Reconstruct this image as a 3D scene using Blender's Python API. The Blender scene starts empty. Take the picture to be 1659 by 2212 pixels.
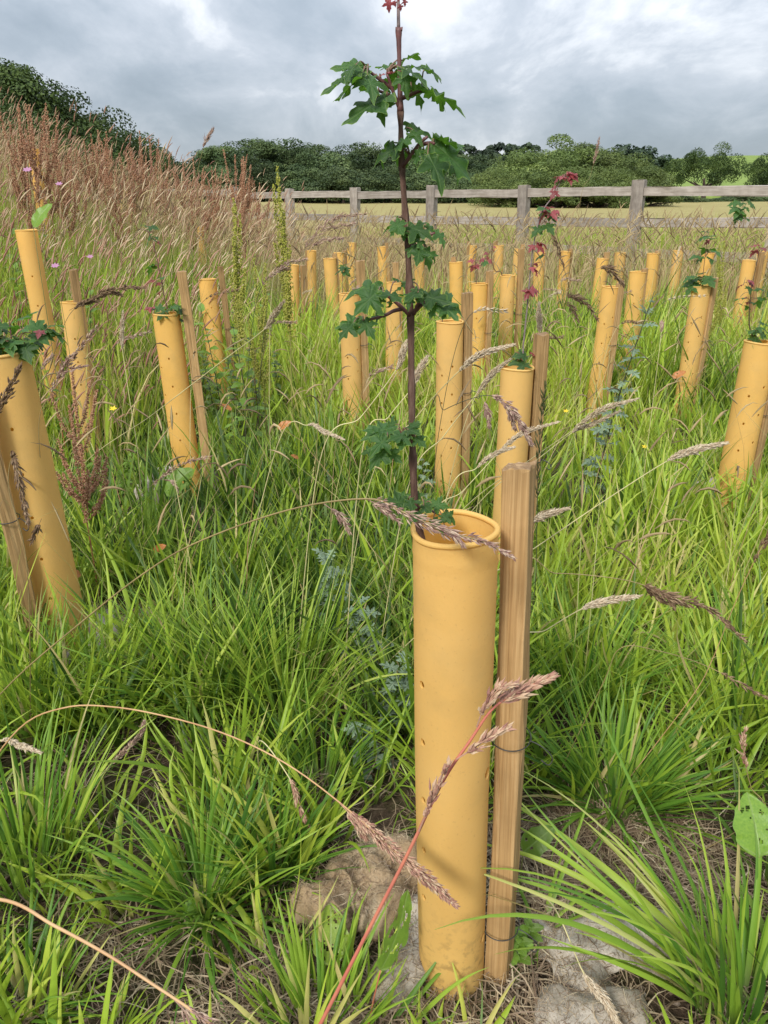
import bpy, math, random
import numpy as np
from mathutils import Vector, Matrix

random.seed(7)
RNG = np.random.default_rng(7)
S = bpy.context.scene
COL = S.collection
PI = math.pi

# ------------------------------------------------------------------ camera
CAM_H, PITCH, FPX = 0.88, math.radians(21.5), 1660.0     # focal length in units of a 1659 x 2211 picture
cam_d = bpy.data.cameras.new('camera'); cam = bpy.data.objects.new('camera', cam_d); COL.objects.link(cam)
cam_d.sensor_fit = 'VERTICAL'; cam_d.sensor_height = 36.0; cam_d.lens = 36.0 * FPX / 2211.0
cam_d.clip_start = 0.02; cam_d.clip_end = 3000.0
cam.location = (0, 0, CAM_H); cam.rotation_euler = (PI / 2 - PITCH, 0, 0)
S.camera = cam

# ------------------------------------------------------------------ world, sun, exposure
SUN_EL, SUN_AZ = math.radians(40), math.radians(-154)      # azimuth from +Y towards +X: sun high, behind and to the left
w = bpy.data.worlds.new('World'); S.world = w; w.use_nodes = True
nt = w.node_tree; nt.nodes.clear()
def N(t, kind, **kw):
    n = t.nodes.new(kind)
    for k, v in kw.items(): setattr(n, k, v)
    return n
out = N(nt, 'ShaderNodeOutputWorld'); bg = N(nt, 'ShaderNodeBackground')
nt.links.new(bg.outputs[0], out.inputs[0])
sky = N(nt, 'ShaderNodeTexSky', sky_type='NISHITA'); sky.sun_disc = False
sky.sun_elevation = SUN_EL; sky.sun_rotation = SUN_AZ
def wmath(op, a, b=None, c=None):
    n = N(nt, 'ShaderNodeMath', operation=op)
    for i, x in enumerate((a, b, c)):
        if x is None: continue
        if isinstance(x, (int, float)): n.inputs[i].default_value = x
        else: nt.links.new(x, n.inputs[i])
    return n.outputs[0]
tc = N(nt, 'ShaderNodeTexCoord'); sp = N(nt, 'ShaderNodeSeparateXYZ'); nt.links.new(tc.outputs['Generated'], sp.inputs[0])
zc = wmath('MAXIMUM', sp.outputs[2], 0.0); zd = wmath('ADD', zc, 0.34)
cb = N(nt, 'ShaderNodeCombineXYZ')
nt.links.new(wmath('DIVIDE', sp.outputs[0], zd), cb.inputs[0]); nt.links.new(wmath('DIVIDE', sp.outputs[1], zd), cb.inputs[1])
mp = N(nt, 'ShaderNodeMapping'); mp.inputs['Location'].default_value = (2.94, 4.6, 0.0); mp.inputs['Scale'].default_value = (1.0, 0.7, 1.0)
mp.inputs['Rotation'].default_value = (0, 0, 0.35)
nt.links.new(cb.outputs[0], mp.inputs[0])
n1 = N(nt, 'ShaderNodeTexNoise'); n1.inputs['Scale'].default_value = 1.25; n1.inputs['Detail'].default_value = 8; n1.inputs['Roughness'].default_value = 0.5; n1.inputs['Distortion'].default_value = 0.5
n2 = N(nt, 'ShaderNodeTexNoise'); n2.inputs['Scale'].default_value = 3.6; n2.inputs['Detail'].default_value = 9; n2.inputs['Roughness'].default_value = 0.6; n2.inputs['Distortion'].default_value = 0.3
nt.links.new(mp.outputs[0], n1.inputs['Vector']); nt.links.new(mp.outputs[0], n2.inputs['Vector'])
nf = wmath('ADD', wmath('MULTIPLY', n1.outputs[0], 0.6), wmath('MULTIPLY', n2.outputs[0], 0.4))
cr = N(nt, 'ShaderNodeValToRGB'); nt.links.new(nf, cr.inputs[0])
els = cr.color_ramp.elements
els[0].position = 0.37; els[0].color = (0.112, 0.134, 0.158, 1)
els[1].position = 0.68; els[1].color = (0.42, 0.425, 0.435, 1)
e = els.new(0.48); e.color = (0.154, 0.176, 0.202, 1)
e = els.new(0.56); e.color = (0.212, 0.230, 0.256, 1)
# an overcast dome is about three times as bright overhead as at the horizon
dome = wmath('ADD', wmath('MULTIPLY', zc, 2.5), 0.86)
vm = N(nt, 'ShaderNodeVectorMath', operation='SCALE'); nt.links.new(cr.outputs[0], vm.inputs[0]); nt.links.new(dome, vm.inputs['Scale'])
vs = N(nt, 'ShaderNodeVectorMath', operation='SCALE'); nt.links.new(sky.outputs[0], vs.inputs[0]); vs.inputs['Scale'].default_value = 0.06
mx = N(nt, 'ShaderNodeMix', data_type='RGBA'); mx.inputs[0].default_value = 0.9
nt.links.new(vs.outputs[0], mx.inputs[6]); nt.links.new(vm.outputs[0], mx.inputs[7])
nt.links.new(mx.outputs[2], bg.inputs[0]); bg.inputs[1].default_value = 1.0

sd = bpy.data.lights.new('sun', 'SUN'); sun = bpy.data.objects.new('sun', sd); COL.objects.link(sun)
sd.energy = 1.5; sd.angle = math.radians(12); sd.color = (1.0, 0.965, 0.90)
sv = Vector((math.sin(SUN_AZ) * math.cos(SUN_EL), math.cos(SUN_AZ) * math.cos(SUN_EL), math.sin(SUN_EL)))
sun.rotation_euler = sv.to_track_quat('Z', 'Y').to_euler(); sun.location = (0, 0, 30)

S.view_settings.view_transform = 'Standard'; S.view_settings.look = 'None'
S.view_settings.gamma = 1.0; S.view_settings.use_curve_mapping = False
S.view_settings.exposure = 1.32
S.render.engine = 'CYCLES'
S.cycles.max_bounces = 5; S.cycles.diffuse_bounces = 3; S.cycles.transparent_max_bounces = 6; S.cycles.transmission_bounces = 4

# ------------------------------------------------------------------ helpers
def ray(u, v):
    d = (u - 829.5) / FPX; e = -(v - 1105.5) / FPX
    c, s = math.cos(PITCH), math.sin(PITCH)
    return Vector((d, c + e * s, -s + e * c))
def at(u, v, Y):
    r = ray(u, v); t = Y / r.y
    return Vector((r.x * t, Y, CAM_H + r.z * t))
def sstep(a, b, x):
    t = np.clip((np.asarray(x, float) - a) / (b - a), 0, 1); return t * t * (3 - 2 * t)
def terrain(x, y):
    x = np.asarray(x, float); y = np.asarray(y, float)
    x0 = -1.12 - 0.10 * np.maximum(0, y - 6)
    k = 5.0
    b = np.logaddexp(0, (x0 - x) * k) / k * 0.31
    b = 3.2 * np.tanh(b / 3.2) * sstep(1.9, 4.4, y) * (1 - 0.7 * sstep(12, 30, y))
    far = 0.021 * 70 * sstep(10, 120, y) + 0.004 * np.maximum(0, y - 60)
    hill = 12.0 * sstep(75, 240, y) * sstep(-15, 95, x)
    lump = 0.012 * np.sin(3.1 * x + 1.3) * np.sin(2.7 * y + 0.4) + 0.008 * np.sin(7.3 * x + 2 * y) * np.sin(6.1 * y - x)
    return b + far + hill + lump * sstep(0.9, 2.0, y)
def tz(x, y): return float(terrain(x, y))
def gp(u, v):
    r = ray(u, v); lo, hi = 0.05, 400.0
    for i in range(60):
        m = math.sqrt(lo * hi); p = Vector((0, 0, CAM_H)) + r * m
        if p.z > tz(p.x, p.y): lo = m
        else: hi = m
    return Vector((0, 0, CAM_H)) + r * lo

def mesh_np(name, V, quads=None, tris=None, attrs=None, smooth=True):
    me = bpy.data.meshes.new(name)
    V = np.asarray(V, np.float32).reshape(-1, 3)
    loops = []; starts = []; n = 0
    if quads is not None and len(quads):
        q = np.asarray(quads, np.int32); loops.append(q.ravel()); starts.append(np.arange(len(q)) * 4); n = len(q) * 4
    if tris is not None and len(tris):
        t = np.asarray(tris, np.int32); loops.append(t.ravel()); starts.append(n + np.arange(len(t)) * 3)
    L = np.concatenate(loops).astype(np.int32); ST = np.concatenate(starts).astype(np.int32)
    me.vertices.add(len(V)); me.vertices.foreach_set('co', V.ravel())
    me.loops.add(len(L)); me.loops.foreach_set('vertex_index', L)
    me.polygons.add(len(ST)); me.polygons.foreach_set('loop_start', ST)
    me.polygons.foreach_set('use_smooth', np.full(len(ST), smooth))
    for k, a in (attrs or {}).items():
        a = np.asarray(a, np.float32)
        if a.ndim == 2:
            at_ = me.attributes.new(k, 'FLOAT_VECTOR', 'POINT'); at_.data.foreach_set('vector', a.ravel())
        else:
            at_ = me.attributes.new(k, 'FLOAT', 'POINT'); at_.data.foreach_set('value', a)
    me.update(calc_edges=True); me.validate()
    return me

def put(name, me, mat, parent=None, loc=None, mtx=None):
    o = bpy.data.objects.new(name, me); COL.objects.link(o)
    if mat is not None and me is not None and not me.materials: me.materials.append(mat)
    if parent is not None:
        o.parent = parent; o.matrix_parent_inverse = Matrix.Translation(-Vector(parent.location))
    if mtx is not None: o.matrix_basis = mtx
    elif loc is not None: o.location = loc
    return o
def thing(name, label, cat, loc, group=None):
    o = bpy.data.objects.new(name, None); COL.objects.link(o); o.location = loc; o.empty_display_size = 0.05
    return tag(o, label, cat, group)
def tag(o, label=None, cat=None, group=None, kind=None):
    if label: o['label'] = label
    if cat: o['category'] = cat
    if group: o['group'] = group
    if kind: o['kind'] = kind
    return o
def reloc(me, loc):
    me.transform(Matrix.Translation(-Vector(loc))); return me

# ---- sweeps
def catmull(pts, n):
    P = [np.array(p, float) for p in pts]
    P = [2 * P[0] - P[1]] + P + [2 * P[-1] - P[-2]]
    m = len(P) - 3; out = []
    for i in range(n + 1):
        t = i / n * m; k = min(int(t), m - 1); f = t - k
        a, b, c, d = P[k:k + 4]
        out.append(0.5 * (2 * b + (c - a) * f + (2 * a - 5 * b + 4 * c - d) * f * f + (3 * b - 3 * c + d - a) * f ** 3))
    return np.array(out)
def frames(C):
    T = np.gradient(C, axis=0); T /= np.linalg.norm(T, axis=1)[:, None] + 1e-12
    ref = np.array([0.31, -0.92, 0.2]);
    A = np.cross(T, ref); A /= np.linalg.norm(A, axis=1)[:, None] + 1e-9
    B = np.cross(T, A)
    return T, A, B
def sweep(C, R, k=6, cap=True):
    C = np.asarray(C, float); n = len(C); R = np.broadcast_to(np.asarray(R, float), (n,))
    T, A, B = frames(C)
    a = np.arange(k) / k * 2 * PI
    V = C[:, None] + R[:, None, None] * (np.cos(a)[None, :, None] * A[:, None] + np.sin(a)[None, :, None] * B[:, None])
    V = V.reshape(-1, 3); Q = []
    i = np.arange(n - 1)[:, None] * k; j = np.arange(k)[None, :]; j2 = (j + 1) % k
    Q = np.stack([i + j, i + j2, i + k + j2, i + k + j], -1).reshape(-1, 4)
    tr = None
    if cap:
        V = np.vstack([V, C[0], C[-1]]); b = n * k
        j = np.arange(k); tr = np.vstack([np.stack([np.full(k, b), (j + 1) % k, j], 1), np.stack([np.full(k, b + 1), (n - 1) * k + j, (n - 1) * k + (j + 1) % k], 1)])
    return V, Q, tr
class Bag:
    """collects verts/quads/tris and attributes"""
    def __init__(s): s.V = []; s.Q = []; s.T = []; s.n = 0; s.A = {}
    def add(s, V, Q=None, T=None, **attrs):
        V = np.asarray(V, float).reshape(-1, 3)
        if Q is not None and len(Q): s.Q.append(np.asarray(Q) + s.n)
        if T is not None and len(T): s.T.append(np.asarray(T) + s.n)
        for k, a in attrs.items(): s.A.setdefault(k, []).append(np.broadcast_to(a, (len(V),)) if np.ndim(a) < 2 else a)
        s.V.append(V); s.n += len(V)
    def mesh(s, name, smooth=True):
        return mesh_np(name, np.vstack(s.V), np.vstack(s.Q) if s.Q else None, np.vstack(s.T) if s.T else None, {k: np.concatenate(a) for k, a in s.A.items()}, smooth)

def spikelets(P, D, L, W):
    """slim double pyramids: base P, direction D, length L, width W"""
    P = np.asarray(P, float); n = len(P); D = D / (np.linalg.norm(D, axis=1)[:, None] + 1e-12)
    L = np.broadcast_to(L, (n,)); W = np.broadcast_to(W, (n,))
    A = np.cross(D, RNG.normal(size=(n, 3))); A /= np.linalg.norm(A, axis=1)[:, None] + 1e-9
    B = np.cross(D, A)
    mid = P + D * (L * 0.38)[:, None]
    V = np.stack([P, mid + A * W[:, None] / 2, mid + B * W[:, None] / 2, mid - A * W[:, None] / 2, mid - B * W[:, None] / 2, P + D * L[:, None]], 1)
    f = np.array([[0, 2, 1], [0, 3, 2], [0, 4, 3], [0, 1, 4], [5, 1, 2], [5, 2, 3], [5, 3, 4], [5, 4, 1]])
    T = (np.arange(n)[:, None, None] * 6 + f[None]).reshape(-1, 3)
    return V.reshape(-1, 3), T

# ------------------------------------------------------------------ materials
def new_mat(name):
    m = bpy.data.materials.new(name); m.use_nodes = True; t = m.node_tree; t.nodes.clear()
    o = N(t, 'ShaderNodeOutputMaterial'); p = N(t, 'ShaderNodeBsdfPrincipled'); t.links.new(p.outputs[0], o.inputs[0])
    return m, t, p, o
def ramp(t, fac, stops):
    r = N(t, 'ShaderNodeValToRGB'); e = r.color_ramp.elements
    while len(e) < len(stops): e.new(0.5)
    for i, (p, c) in enumerate(stops): e[i].position = p; e[i].color = (*c, 1)
    if fac is not None: t.links.new(fac, r.inputs[0])
    return r.outputs[0]
def attr(t, name): 
    a = N(t, 'ShaderNodeAttribute'); a.attribute_name = name; return a
def noise(t, scale, detail=4, rough=0.55, vec=None, stretch=None, coord='Object'):
    n = N(t, 'ShaderNodeTexNoise'); n.inputs['Scale'].default_value = scale; n.inputs['Detail'].default_value = detail; n.inputs['Roughness'].default_value = rough
    if vec is None:
        c = N(t, 'ShaderNodeTexCoord'); vec = c.outputs[coord]
    if stretch:
        m = N(t, 'ShaderNodeMapping'); m.inputs['Scale'].default_value = stretch; t.links.new(vec, m.inputs[0]); vec = m.outputs[0]
    t.links.new(vec, n.inputs['Vector']); return n.outputs[0]
def mixc(t, f, a, b, mode='MIX'):
    m = N(t, 'ShaderNodeMix', data_type='RGBA', blend_type=mode)
    for i, x in ((0, f), (6, a), (7, b)):
        if isinstance(x, (int, float)): m.inputs[i].default_value = x
        elif isinstance(x, tuple): m.inputs[i].default_value = (*x, 1)
        else: t.links.new(x, m.inputs[i])
    return m.outputs[2]
def mth(t, op, a, b=None, clamp=False):
    n = N(t, 'ShaderNodeMath', operation=op); n.use_clamp = clamp
    for i, x in enumerate((a, b)):
        if x is None: continue
        if isinstance(x, (int, float)): n.inputs[i].default_value = x
        else: t.links.new(x, n.inputs[i])
    return n.outputs[0]
def bump(t, p, h, strength=0.3, dist=0.002):
    b = N(t, 'ShaderNodeBump'); b.inputs['Strength'].default_value = strength; b.inputs['Distance'].default_value = dist
    t.links.new(h, b.inputs['Height']); t.links.new(b.outputs[0], p.inputs['Normal'])
def translucent(t, p, o, col, fac):
    tr = N(t, 'ShaderNodeBsdfTranslucent'); ms = N(t, 'ShaderNodeMixShader'); ms.inputs[0].default_value = fac
    if isinstance(col, tuple): tr.inputs[0].default_value = (*col, 1)
    else: t.links.new(col, tr.inputs[0])
    t.links.new(p.outputs[0], ms.inputs[1]); t.links.new(tr.outputs[0], ms.inputs[2]); t.links.new(ms.outputs[0], o.inputs[0])

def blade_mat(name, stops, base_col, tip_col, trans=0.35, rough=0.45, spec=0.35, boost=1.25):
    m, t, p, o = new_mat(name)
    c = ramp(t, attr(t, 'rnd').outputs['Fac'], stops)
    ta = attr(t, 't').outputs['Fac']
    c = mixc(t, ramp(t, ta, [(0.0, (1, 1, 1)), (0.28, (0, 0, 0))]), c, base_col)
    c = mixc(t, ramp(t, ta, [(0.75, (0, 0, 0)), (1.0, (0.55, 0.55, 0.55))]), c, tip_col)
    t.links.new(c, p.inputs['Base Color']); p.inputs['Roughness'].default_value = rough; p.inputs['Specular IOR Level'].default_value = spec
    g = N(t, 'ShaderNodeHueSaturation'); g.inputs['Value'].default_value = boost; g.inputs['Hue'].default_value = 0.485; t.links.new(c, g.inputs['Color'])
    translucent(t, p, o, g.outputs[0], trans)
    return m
GREENS = [(0.0, (0.040, 0.09, 0.013)), (0.22, (0.12, 0.215, 0.022)), (0.45, (0.26, 0.385, 0.032)), (0.68, (0.355, 0.475, 0.045)), (0.9, (0.46, 0.51, 0.08)), (1.0, (0.56, 0.46, 0.20))]
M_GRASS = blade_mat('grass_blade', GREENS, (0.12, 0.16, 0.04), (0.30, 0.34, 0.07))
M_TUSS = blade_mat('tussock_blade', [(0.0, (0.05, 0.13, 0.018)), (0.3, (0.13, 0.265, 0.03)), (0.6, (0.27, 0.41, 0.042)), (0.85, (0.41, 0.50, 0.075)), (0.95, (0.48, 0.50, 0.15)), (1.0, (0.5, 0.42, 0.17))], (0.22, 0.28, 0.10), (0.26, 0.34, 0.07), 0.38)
M_STRAW = blade_mat('straw', [(0.0, (0.13, 0.08, 0.05)), (0.4, (0.24, 0.17, 0.11)), (0.8, (0.38, 0.29, 0.18)), (1.0, (0.52, 0.43, 0.29))], (0.20, 0.14, 0.09), (0.35, 0.27, 0.17), 0.15)
M_STEM = blade_mat('grass_stalk', [(0.0, (0.22, 0.25, 0.06)), (0.5, (0.38, 0.36, 0.13)), (0.8, (0.48, 0.37, 0.18)), (1.0, (0.40, 0.22, 0.12))], (0.25, 0.30, 0.08), (0.45, 0.34, 0.2), 0.2)
M_PLUME = blade_mat('grass_plume', [(0.0, (0.38, 0.20, 0.14)), (0.35, (0.50, 0.31, 0.21)), (0.7, (0.60, 0.44, 0.28)), (1.0, (0.70, 0.58, 0.39))], (0.4, 0.27, 0.17), (0.6, 0.46, 0.3), 0.3, 0.8, 0.1)
M_DRYPL = blade_mat('dry_plume', [(0.0, (0.19, 0.13, 0.08)), (0.4, (0.34, 0.25, 0.135)), (0.8, (0.46, 0.35, 0.18)), (1.0, (0.54, 0.43, 0.24))], (0.3, 0.26, 0.12), (0.4, 0.3, 0.18), 0.25, 0.8, 0.1)

def simple_mat(name, col, rough=0.7, spec=0.3, var=0.25, scale=40, trans=0.0, hue2=None, bmp=0.0):
    m, t, p, o = new_mat(name)
    n = noise(t, scale, 5)
    a = tuple(max(0, c * (1 - var)) for c in col); b = hue2 or tuple(min(1, c * (1 + var)) for c in col)
    c = ramp(t, n, [(0.3, a), (0.7, b)])
    t.links.new(c, p.inputs['Base Color']); p.inputs['Roughness'].default_value = rough; p.inputs['Specular IOR Level'].default_value = spec
    if bmp: bump(t, p, n, bmp, 0.003)
    if trans: translucent(t, p, o, c, trans)
    return m

def guard_mat():
    m, t, p, o = new_mat('amber_guard_cloth')
    tcn = N(t, 'ShaderNodeTexCoord')
    n = noise(t, 7, 5, 0.6, tcn.outputs['Object']); n_f = noise(t, 260, 3, 0.6, tcn.outputs['Object'])
    c = ramp(t, n, [(0.25, (0.87, 0.57, 0.145)), (0.55, (0.91, 0.62, 0.185)), (0.8, (0.93, 0.67, 0.24))])
    c = mixc(t, ramp(t, n_f, [(0.62, (0, 0, 0)), (0.72, (0.35, 0.35, 0.35))]), c, (0.42, 0.24, 0.07))
    oi = N(t, 'ShaderNodeObjectInfo')
    c = mixc(t, mth(t, 'MULTIPLY', oi.outputs['Random'], 0.42), c, (0.84, 0.63, 0.30))
    # soil splashes low down, algae film in patches
    sx = N(t, 'ShaderNodeSeparateXYZ'); t.links.new(tcn.outputs['Object'], sx.inputs[0])
    low = ramp(t, sx.outputs[2], [(0.0, (1, 1, 1)), (0.16, (0, 0, 0))])
    spl = ramp(t, noise(t, 70, 4, 0.6, tcn.outputs['Object']), [(0.50, (0, 0, 0)), (0.62, (0.7, 0.7, 0.7))])
    c = mixc(t, mixc(t, 1.0, low, spl, 'MULTIPLY'), c, (0.27, 0.17, 0.08))
    sm = ramp(t, noise(t, 11, 4, 0.6, tcn.outputs['Object']), [(0.56, (0, 0, 0)), (0.75, (0.22, 0.22, 0.22))])
    c = mixc(t, sm, c, (0.40, 0.31, 0.15))
    t.links.new(c, p.inputs['Base Color']); p.inputs['Roughness'].default_value = 0.55; p.inputs['Specular IOR Level'].default_value = 0.3
    wv = N(t, 'ShaderNodeTexWave', wave_type='BANDS', bands_direction='Z'); wv.inputs['Scale'].default_value = 260; wv.inputs['Distortion'].default_value = 2.5; wv.inputs['Detail'].default_value = 2; wv.inputs['Detail Scale'].default_value = 3
    t.links.new(tcn.outputs['Object'], wv.inputs[0])
    h = mth(t, 'ADD', mth(t, 'MULTIPLY', wv.outputs['Fac'], 0.12), n_f)
    bump(t, p, h, 0.4, 0.001)
    translucent(t, p, o, mixc(t, 0.5, c, (0.99, 0.68, 0.18)), 0.46)
    return m
M_GUARD = guard_mat()

def wood_mat(name, c0, c1, c2, grain=(90, 90, 3.0), bs=0.5):
    m, t, p, o = new_mat(name)
    tcn = N(t, 'ShaderNodeTexCoord')
    n = noise(t, 1.0, 6, 0.65, tcn.outputs['Object'], grain); n2 = noise(t, 9, 4, 0.6, tcn.outputs['Object'])
    c = ramp(t, n, [(0.28, c0), (0.5, c1), (0.72, c2)])
    oi = N(t, 'ShaderNodeObjectInfo')
    c = mixc(t, ramp(t, n2, [(0.35, (0.35, 0.35, 0.35)), (0.6, (0, 0, 0))]), c, tuple(x * 0.6 for x in c0))
    hs = N(t, 'ShaderNodeHueSaturation'); t.links.new(c, hs.inputs['Color'])
    t.links.new(mth(t, 'ADD', mth(t, 'MULTIPLY', oi.outputs['Random'], 0.35), 0.82), hs.inputs['Value'])
    t.links.new(hs.outputs[0], p.inputs['Base Color']); p.inputs['Roughness'].default_value = 0.8; p.inputs['Specular IOR Level'].default_value = 0.2
    bump(t, p, n, bs, 0.002)
    return m
M_STAKE = wood_mat('stake_wood', (0.20, 0.115, 0.045), (0.38, 0.235, 0.10), (0.52, 0.345, 0.165), (300, 300, 3))
M_STAKETOP = wood_mat('stake_end_grain', (0.14, 0.085, 0.045), (0.30, 0.19, 0.10), (0.44, 0.31, 0.18), (90, 300, 90), 0.8)
M_FENCE = wood_mat('weathered_fence_wood', (0.20, 0.165, 0.135), (0.32, 0.275, 0.235), (0.42, 0.37, 0.32), (30, 30, 5))
M_RAIL = wood_mat('weathered_rail_wood', (0.21, 0.175, 0.14), (0.33, 0.285, 0.245), (0.42, 0.375, 0.325), (3, 45, 45))
M_WIRE = simple_mat('tie_wire', (0.03, 0.028, 0.025), 0.45, 0.5)
M_BARK = wood_mat('sapling_bark', (0.055, 0.028, 0.02), (0.125, 0.07, 0.05), (0.23, 0.15, 0.11), (260, 260, 40), 0.9)
M_TWIG = simple_mat('young_twig', (0.13, 0.055, 0.05), 0.5, 0.4, 0.35, 120)
M_TWIGGREY = simple_mat('grey_shoot', (0.20, 0.15, 0.14), 0.5, 0.4, 0.3, 160)
M_PETIOLE = simple_mat('petiole', (0.17, 0.10, 0.06), 0.5, 0.4, 0.3, 90)
M_REDSTEM = simple_mat('red_stalk', (0.50, 0.13, 0.10), 0.5, 0.3, 0.2, 18, 0, (0.58, 0.22, 0.12))
M_ORSTEM = simple_mat('orange_stalk', (0.52, 0.27, 0.12), 0.45, 0.4, 0.25, 14, 0, (0.58, 0.38, 0.19))
M_BRSTEM = simple_mat('brown_stalk', (0.27, 0.20, 0.085), 0.5, 0.35, 0.3, 18)
M_DKSTEM = simple_mat('dark_stalk', (0.055, 0.062, 0.03), 0.5, 0.35, 0.3, 30)
M_PALESTEM = simple_mat('pale_stalk', (0.52, 0.46, 0.23), 0.5, 0.35, 0.2, 18)
def seed_mat(name, stops, trans=0.2):
    m, t, p, o = new_mat(name)
    c = ramp(t, attr(t, 'rnd').outputs['Fac'], stops); t.links.new(c, p.inputs['Base Color']); p.inputs['Roughness'].default_value = 0.7; p.inputs['Specular IOR Level'].default_value = 0.2
    translucent(t, p, o, c, trans); return m
M_SEEDPINK = seed_mat('seed_purple_tan', [(0, (0.26, 0.14, 0.12)), (0.5, (0.46, 0.30, 0.235)), (1, (0.68, 0.53, 0.39))], 0.3)
M_SEEDRED = seed_mat('seed_rose_tan', [(0, (0.30, 0.14, 0.11)), (0.5, (0.50, 0.29, 0.20)), (1, (0.64, 0.48, 0.31))])
M_SEEDPALE = seed_mat('seed_pale_cream', [(0, (0.42, 0.31, 0.20)), (0.5, (0.60, 0.48, 0.33)), (1, (0.74, 0.64, 0.48))])
M_SEEDBR = seed_mat('seed_brown', [(0, (0.10, 0.06, 0.035)), (0.5, (0.21, 0.13, 0.075)), (1, (0.36, 0.25, 0.15))])
M_SEEDDK = seed_mat('seed_dark_green', [(0, (0.045, 0.06, 0.02)), (0.5, (0.09, 0.10, 0.03)), (1, (0.2, 0.16, 0.08))])
M_DOCKRED = seed_mat('dock_seed_rust', [(0, (0.28, 0.12, 0.07)), (0.5, (0.45, 0.23, 0.13)), (1, (0.56, 0.36, 0.22))])
M_DOCKGRN = seed_mat('dock_seed_green', [(0, (0.20, 0.22, 0.03)), (0.5, (0.38, 0.39, 0.06)), (1, (0.52, 0.47, 0.13))])

def leaf_mat(name, dark, mid, vein, edge, trans=0.3, tcol=None, gloss=0.38):
    m, t, p, o = new_mat(name)
    a = attr(t, 'lc'); s = N(t, 'ShaderNodeSeparateXYZ'); t.links.new(a.outputs['Vector'], s.inputs[0])
    x, y, r = s.outputs
    ang = mth(t, 'ARCTAN2', x, mth(t, 'SUBTRACT', y, 0.0)); rad = mth(t, 'SQRT', mth(t, 'ADD', mth(t, 'MULTIPLY', x, x), mth(t, 'MULTIPLY', y, y)))
    d = None
    for A in (0.0, 1.03, -1.03, 1.75, -1.75):
        q = mth(t, 'MULTIPLY', mth(t, 'ABSOLUTE', mth(t, 'SUBTRACT', ang, A)), rad)
        d = q if d is None else mth(t, 'MINIMUM', d, q)
    v = ramp(t, d, [(0.008, (1, 1, 1)), (0.022, (0, 0, 0))])
    n = noise(t, 25, 4)
    c = ramp(t, n, [(0.3, dark), (0.7, mid)])
    oi = N(t, 'ShaderNodeObjectInfo')
    hs = N(t, 'ShaderNodeHueSaturation'); t.links.new(c, hs.inputs['Color'])
    t.links.new(mth(t, 'ADD', mth(t, 'MULTIPLY', oi.outputs['Random'], 0.7), 0.65), hs.inputs['Value']); c = hs.outputs[0]
    c = mixc(t, mth(t, 'MULTIPLY', v, 0.55), c, vein)
    c = mixc(t, ramp(t, r, [(0.93, (0, 0, 0)), (1.0, (0.8, 0.8, 0.8))]), c, edge)  # margin takes the edge colour; on maple leaves this paints in a backlit rim
    gm = N(t, 'ShaderNodeNewGeometry')
    c = mixc(t, mth(t, 'MULTIPLY', gm.outputs['Backfacing'], 0.45), c, tuple(min(1, q * 1.5 + 0.02) for q in mid))
    t.links.new(c, p.inputs['Base Color']); p.inputs['Roughness'].default_value = gloss; p.inputs['Specular IOR Level'].default_value = 0.35
    bump(t, p, mth(t, 'ADD', n, mth(t, 'MULTIPLY', v, -0.6)), 0.25, 0.002)
    translucent(t, p, o, tcol or tuple(min(1, q * 2.2) for q in mid), trans)
    return m
M_LEAF = leaf_mat('maple_leaf', (0.036, 0.088, 0.024), (0.066, 0.145, 0.034), (0.14, 0.22, 0.07), (0.24, 0.36, 0.06), 0.42, (0.12, 0.28, 0.02), 0.5)
M_LEAFRED = leaf_mat('young_red_leaf', (0.20, 0.035, 0.045), (0.30, 0.07, 0.07), (0.34, 0.14, 0.12), (0.36, 0.12, 0.10), 0.25)
M_DOCKLEAF = leaf_mat('dock_leaf', (0.20, 0.30, 0.03), (0.28, 0.39, 0.04), (0.34, 0.40, 0.14), (0.26, 0.32, 0.06), 0.35, (0.3, 0.42, 0.05))
M_REDLEAF = leaf_mat('turned_leaf', (0.34, 0.10, 0.03), (0.48, 0.20, 0.05), (0.45, 0.2, 0.1), (0.35, 0.12, 0.05), 0.25)
M_MUG = leaf_mat('silvery_herb_leaf', (0.14, 0.20, 0.12), (0.22, 0.29, 0.19), (0.3, 0.36, 0.25), (0.28, 0.34, 0.24), 0.2, None, 0.7)
M_WEED = leaf_mat('weed_leaf', (0.10, 0.19, 0.025), (0.17, 0.27, 0.035), (0.24, 0.32, 0.1), (0.16, 0.28, 0.06), 0.35)
M_PINKFL = simple_mat('pink_petal', (0.50, 0.25, 0.40), 0.6, 0.3, 0.25, 60, 0.3)
M_YELFL = simple_mat('yellow_petal', (0.75, 0.55, 0.03), 0.5, 0.3, 0.1, 60, 0.2)

def felt_mat(name, c0, c1, c2):
    m, t, p, o = new_mat(name)
    n = noise(t, 14, 6, 0.6); f = noise(t, 420, 3, 0.7)
    c = ramp(t, n, [(0.3, c0), (0.5, c1), (0.7, c2)])
    c = mixc(t, ramp(t, f, [(0.35, (0.4, 0.4, 0.4)), (0.55, (0, 0, 0))]), c, tuple(x * 0.5 for x in c0))
    t.links.new(c, p.inputs['Base Color']); p.inputs['Roughness'].default_value = 0.95; p.inputs['Specular IOR Level'].default_value = 0.1
    bump(t, p, mth(t, 'ADD', f, mth(t, 'MULTIPLY', noise(t, 60, 5, 0.7), 0.5)), 0.7, 0.0014); return m
M_FELT = felt_mat('brown_felt', (0.20, 0.13, 0.065), (0.31, 0.22, 0.13), (0.42, 0.33, 0.225))
M_FELTG = felt_mat('grey_felt', (0.27, 0.225, 0.17), (0.40, 0.35, 0.285), (0.53, 0.48, 0.41))

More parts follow.
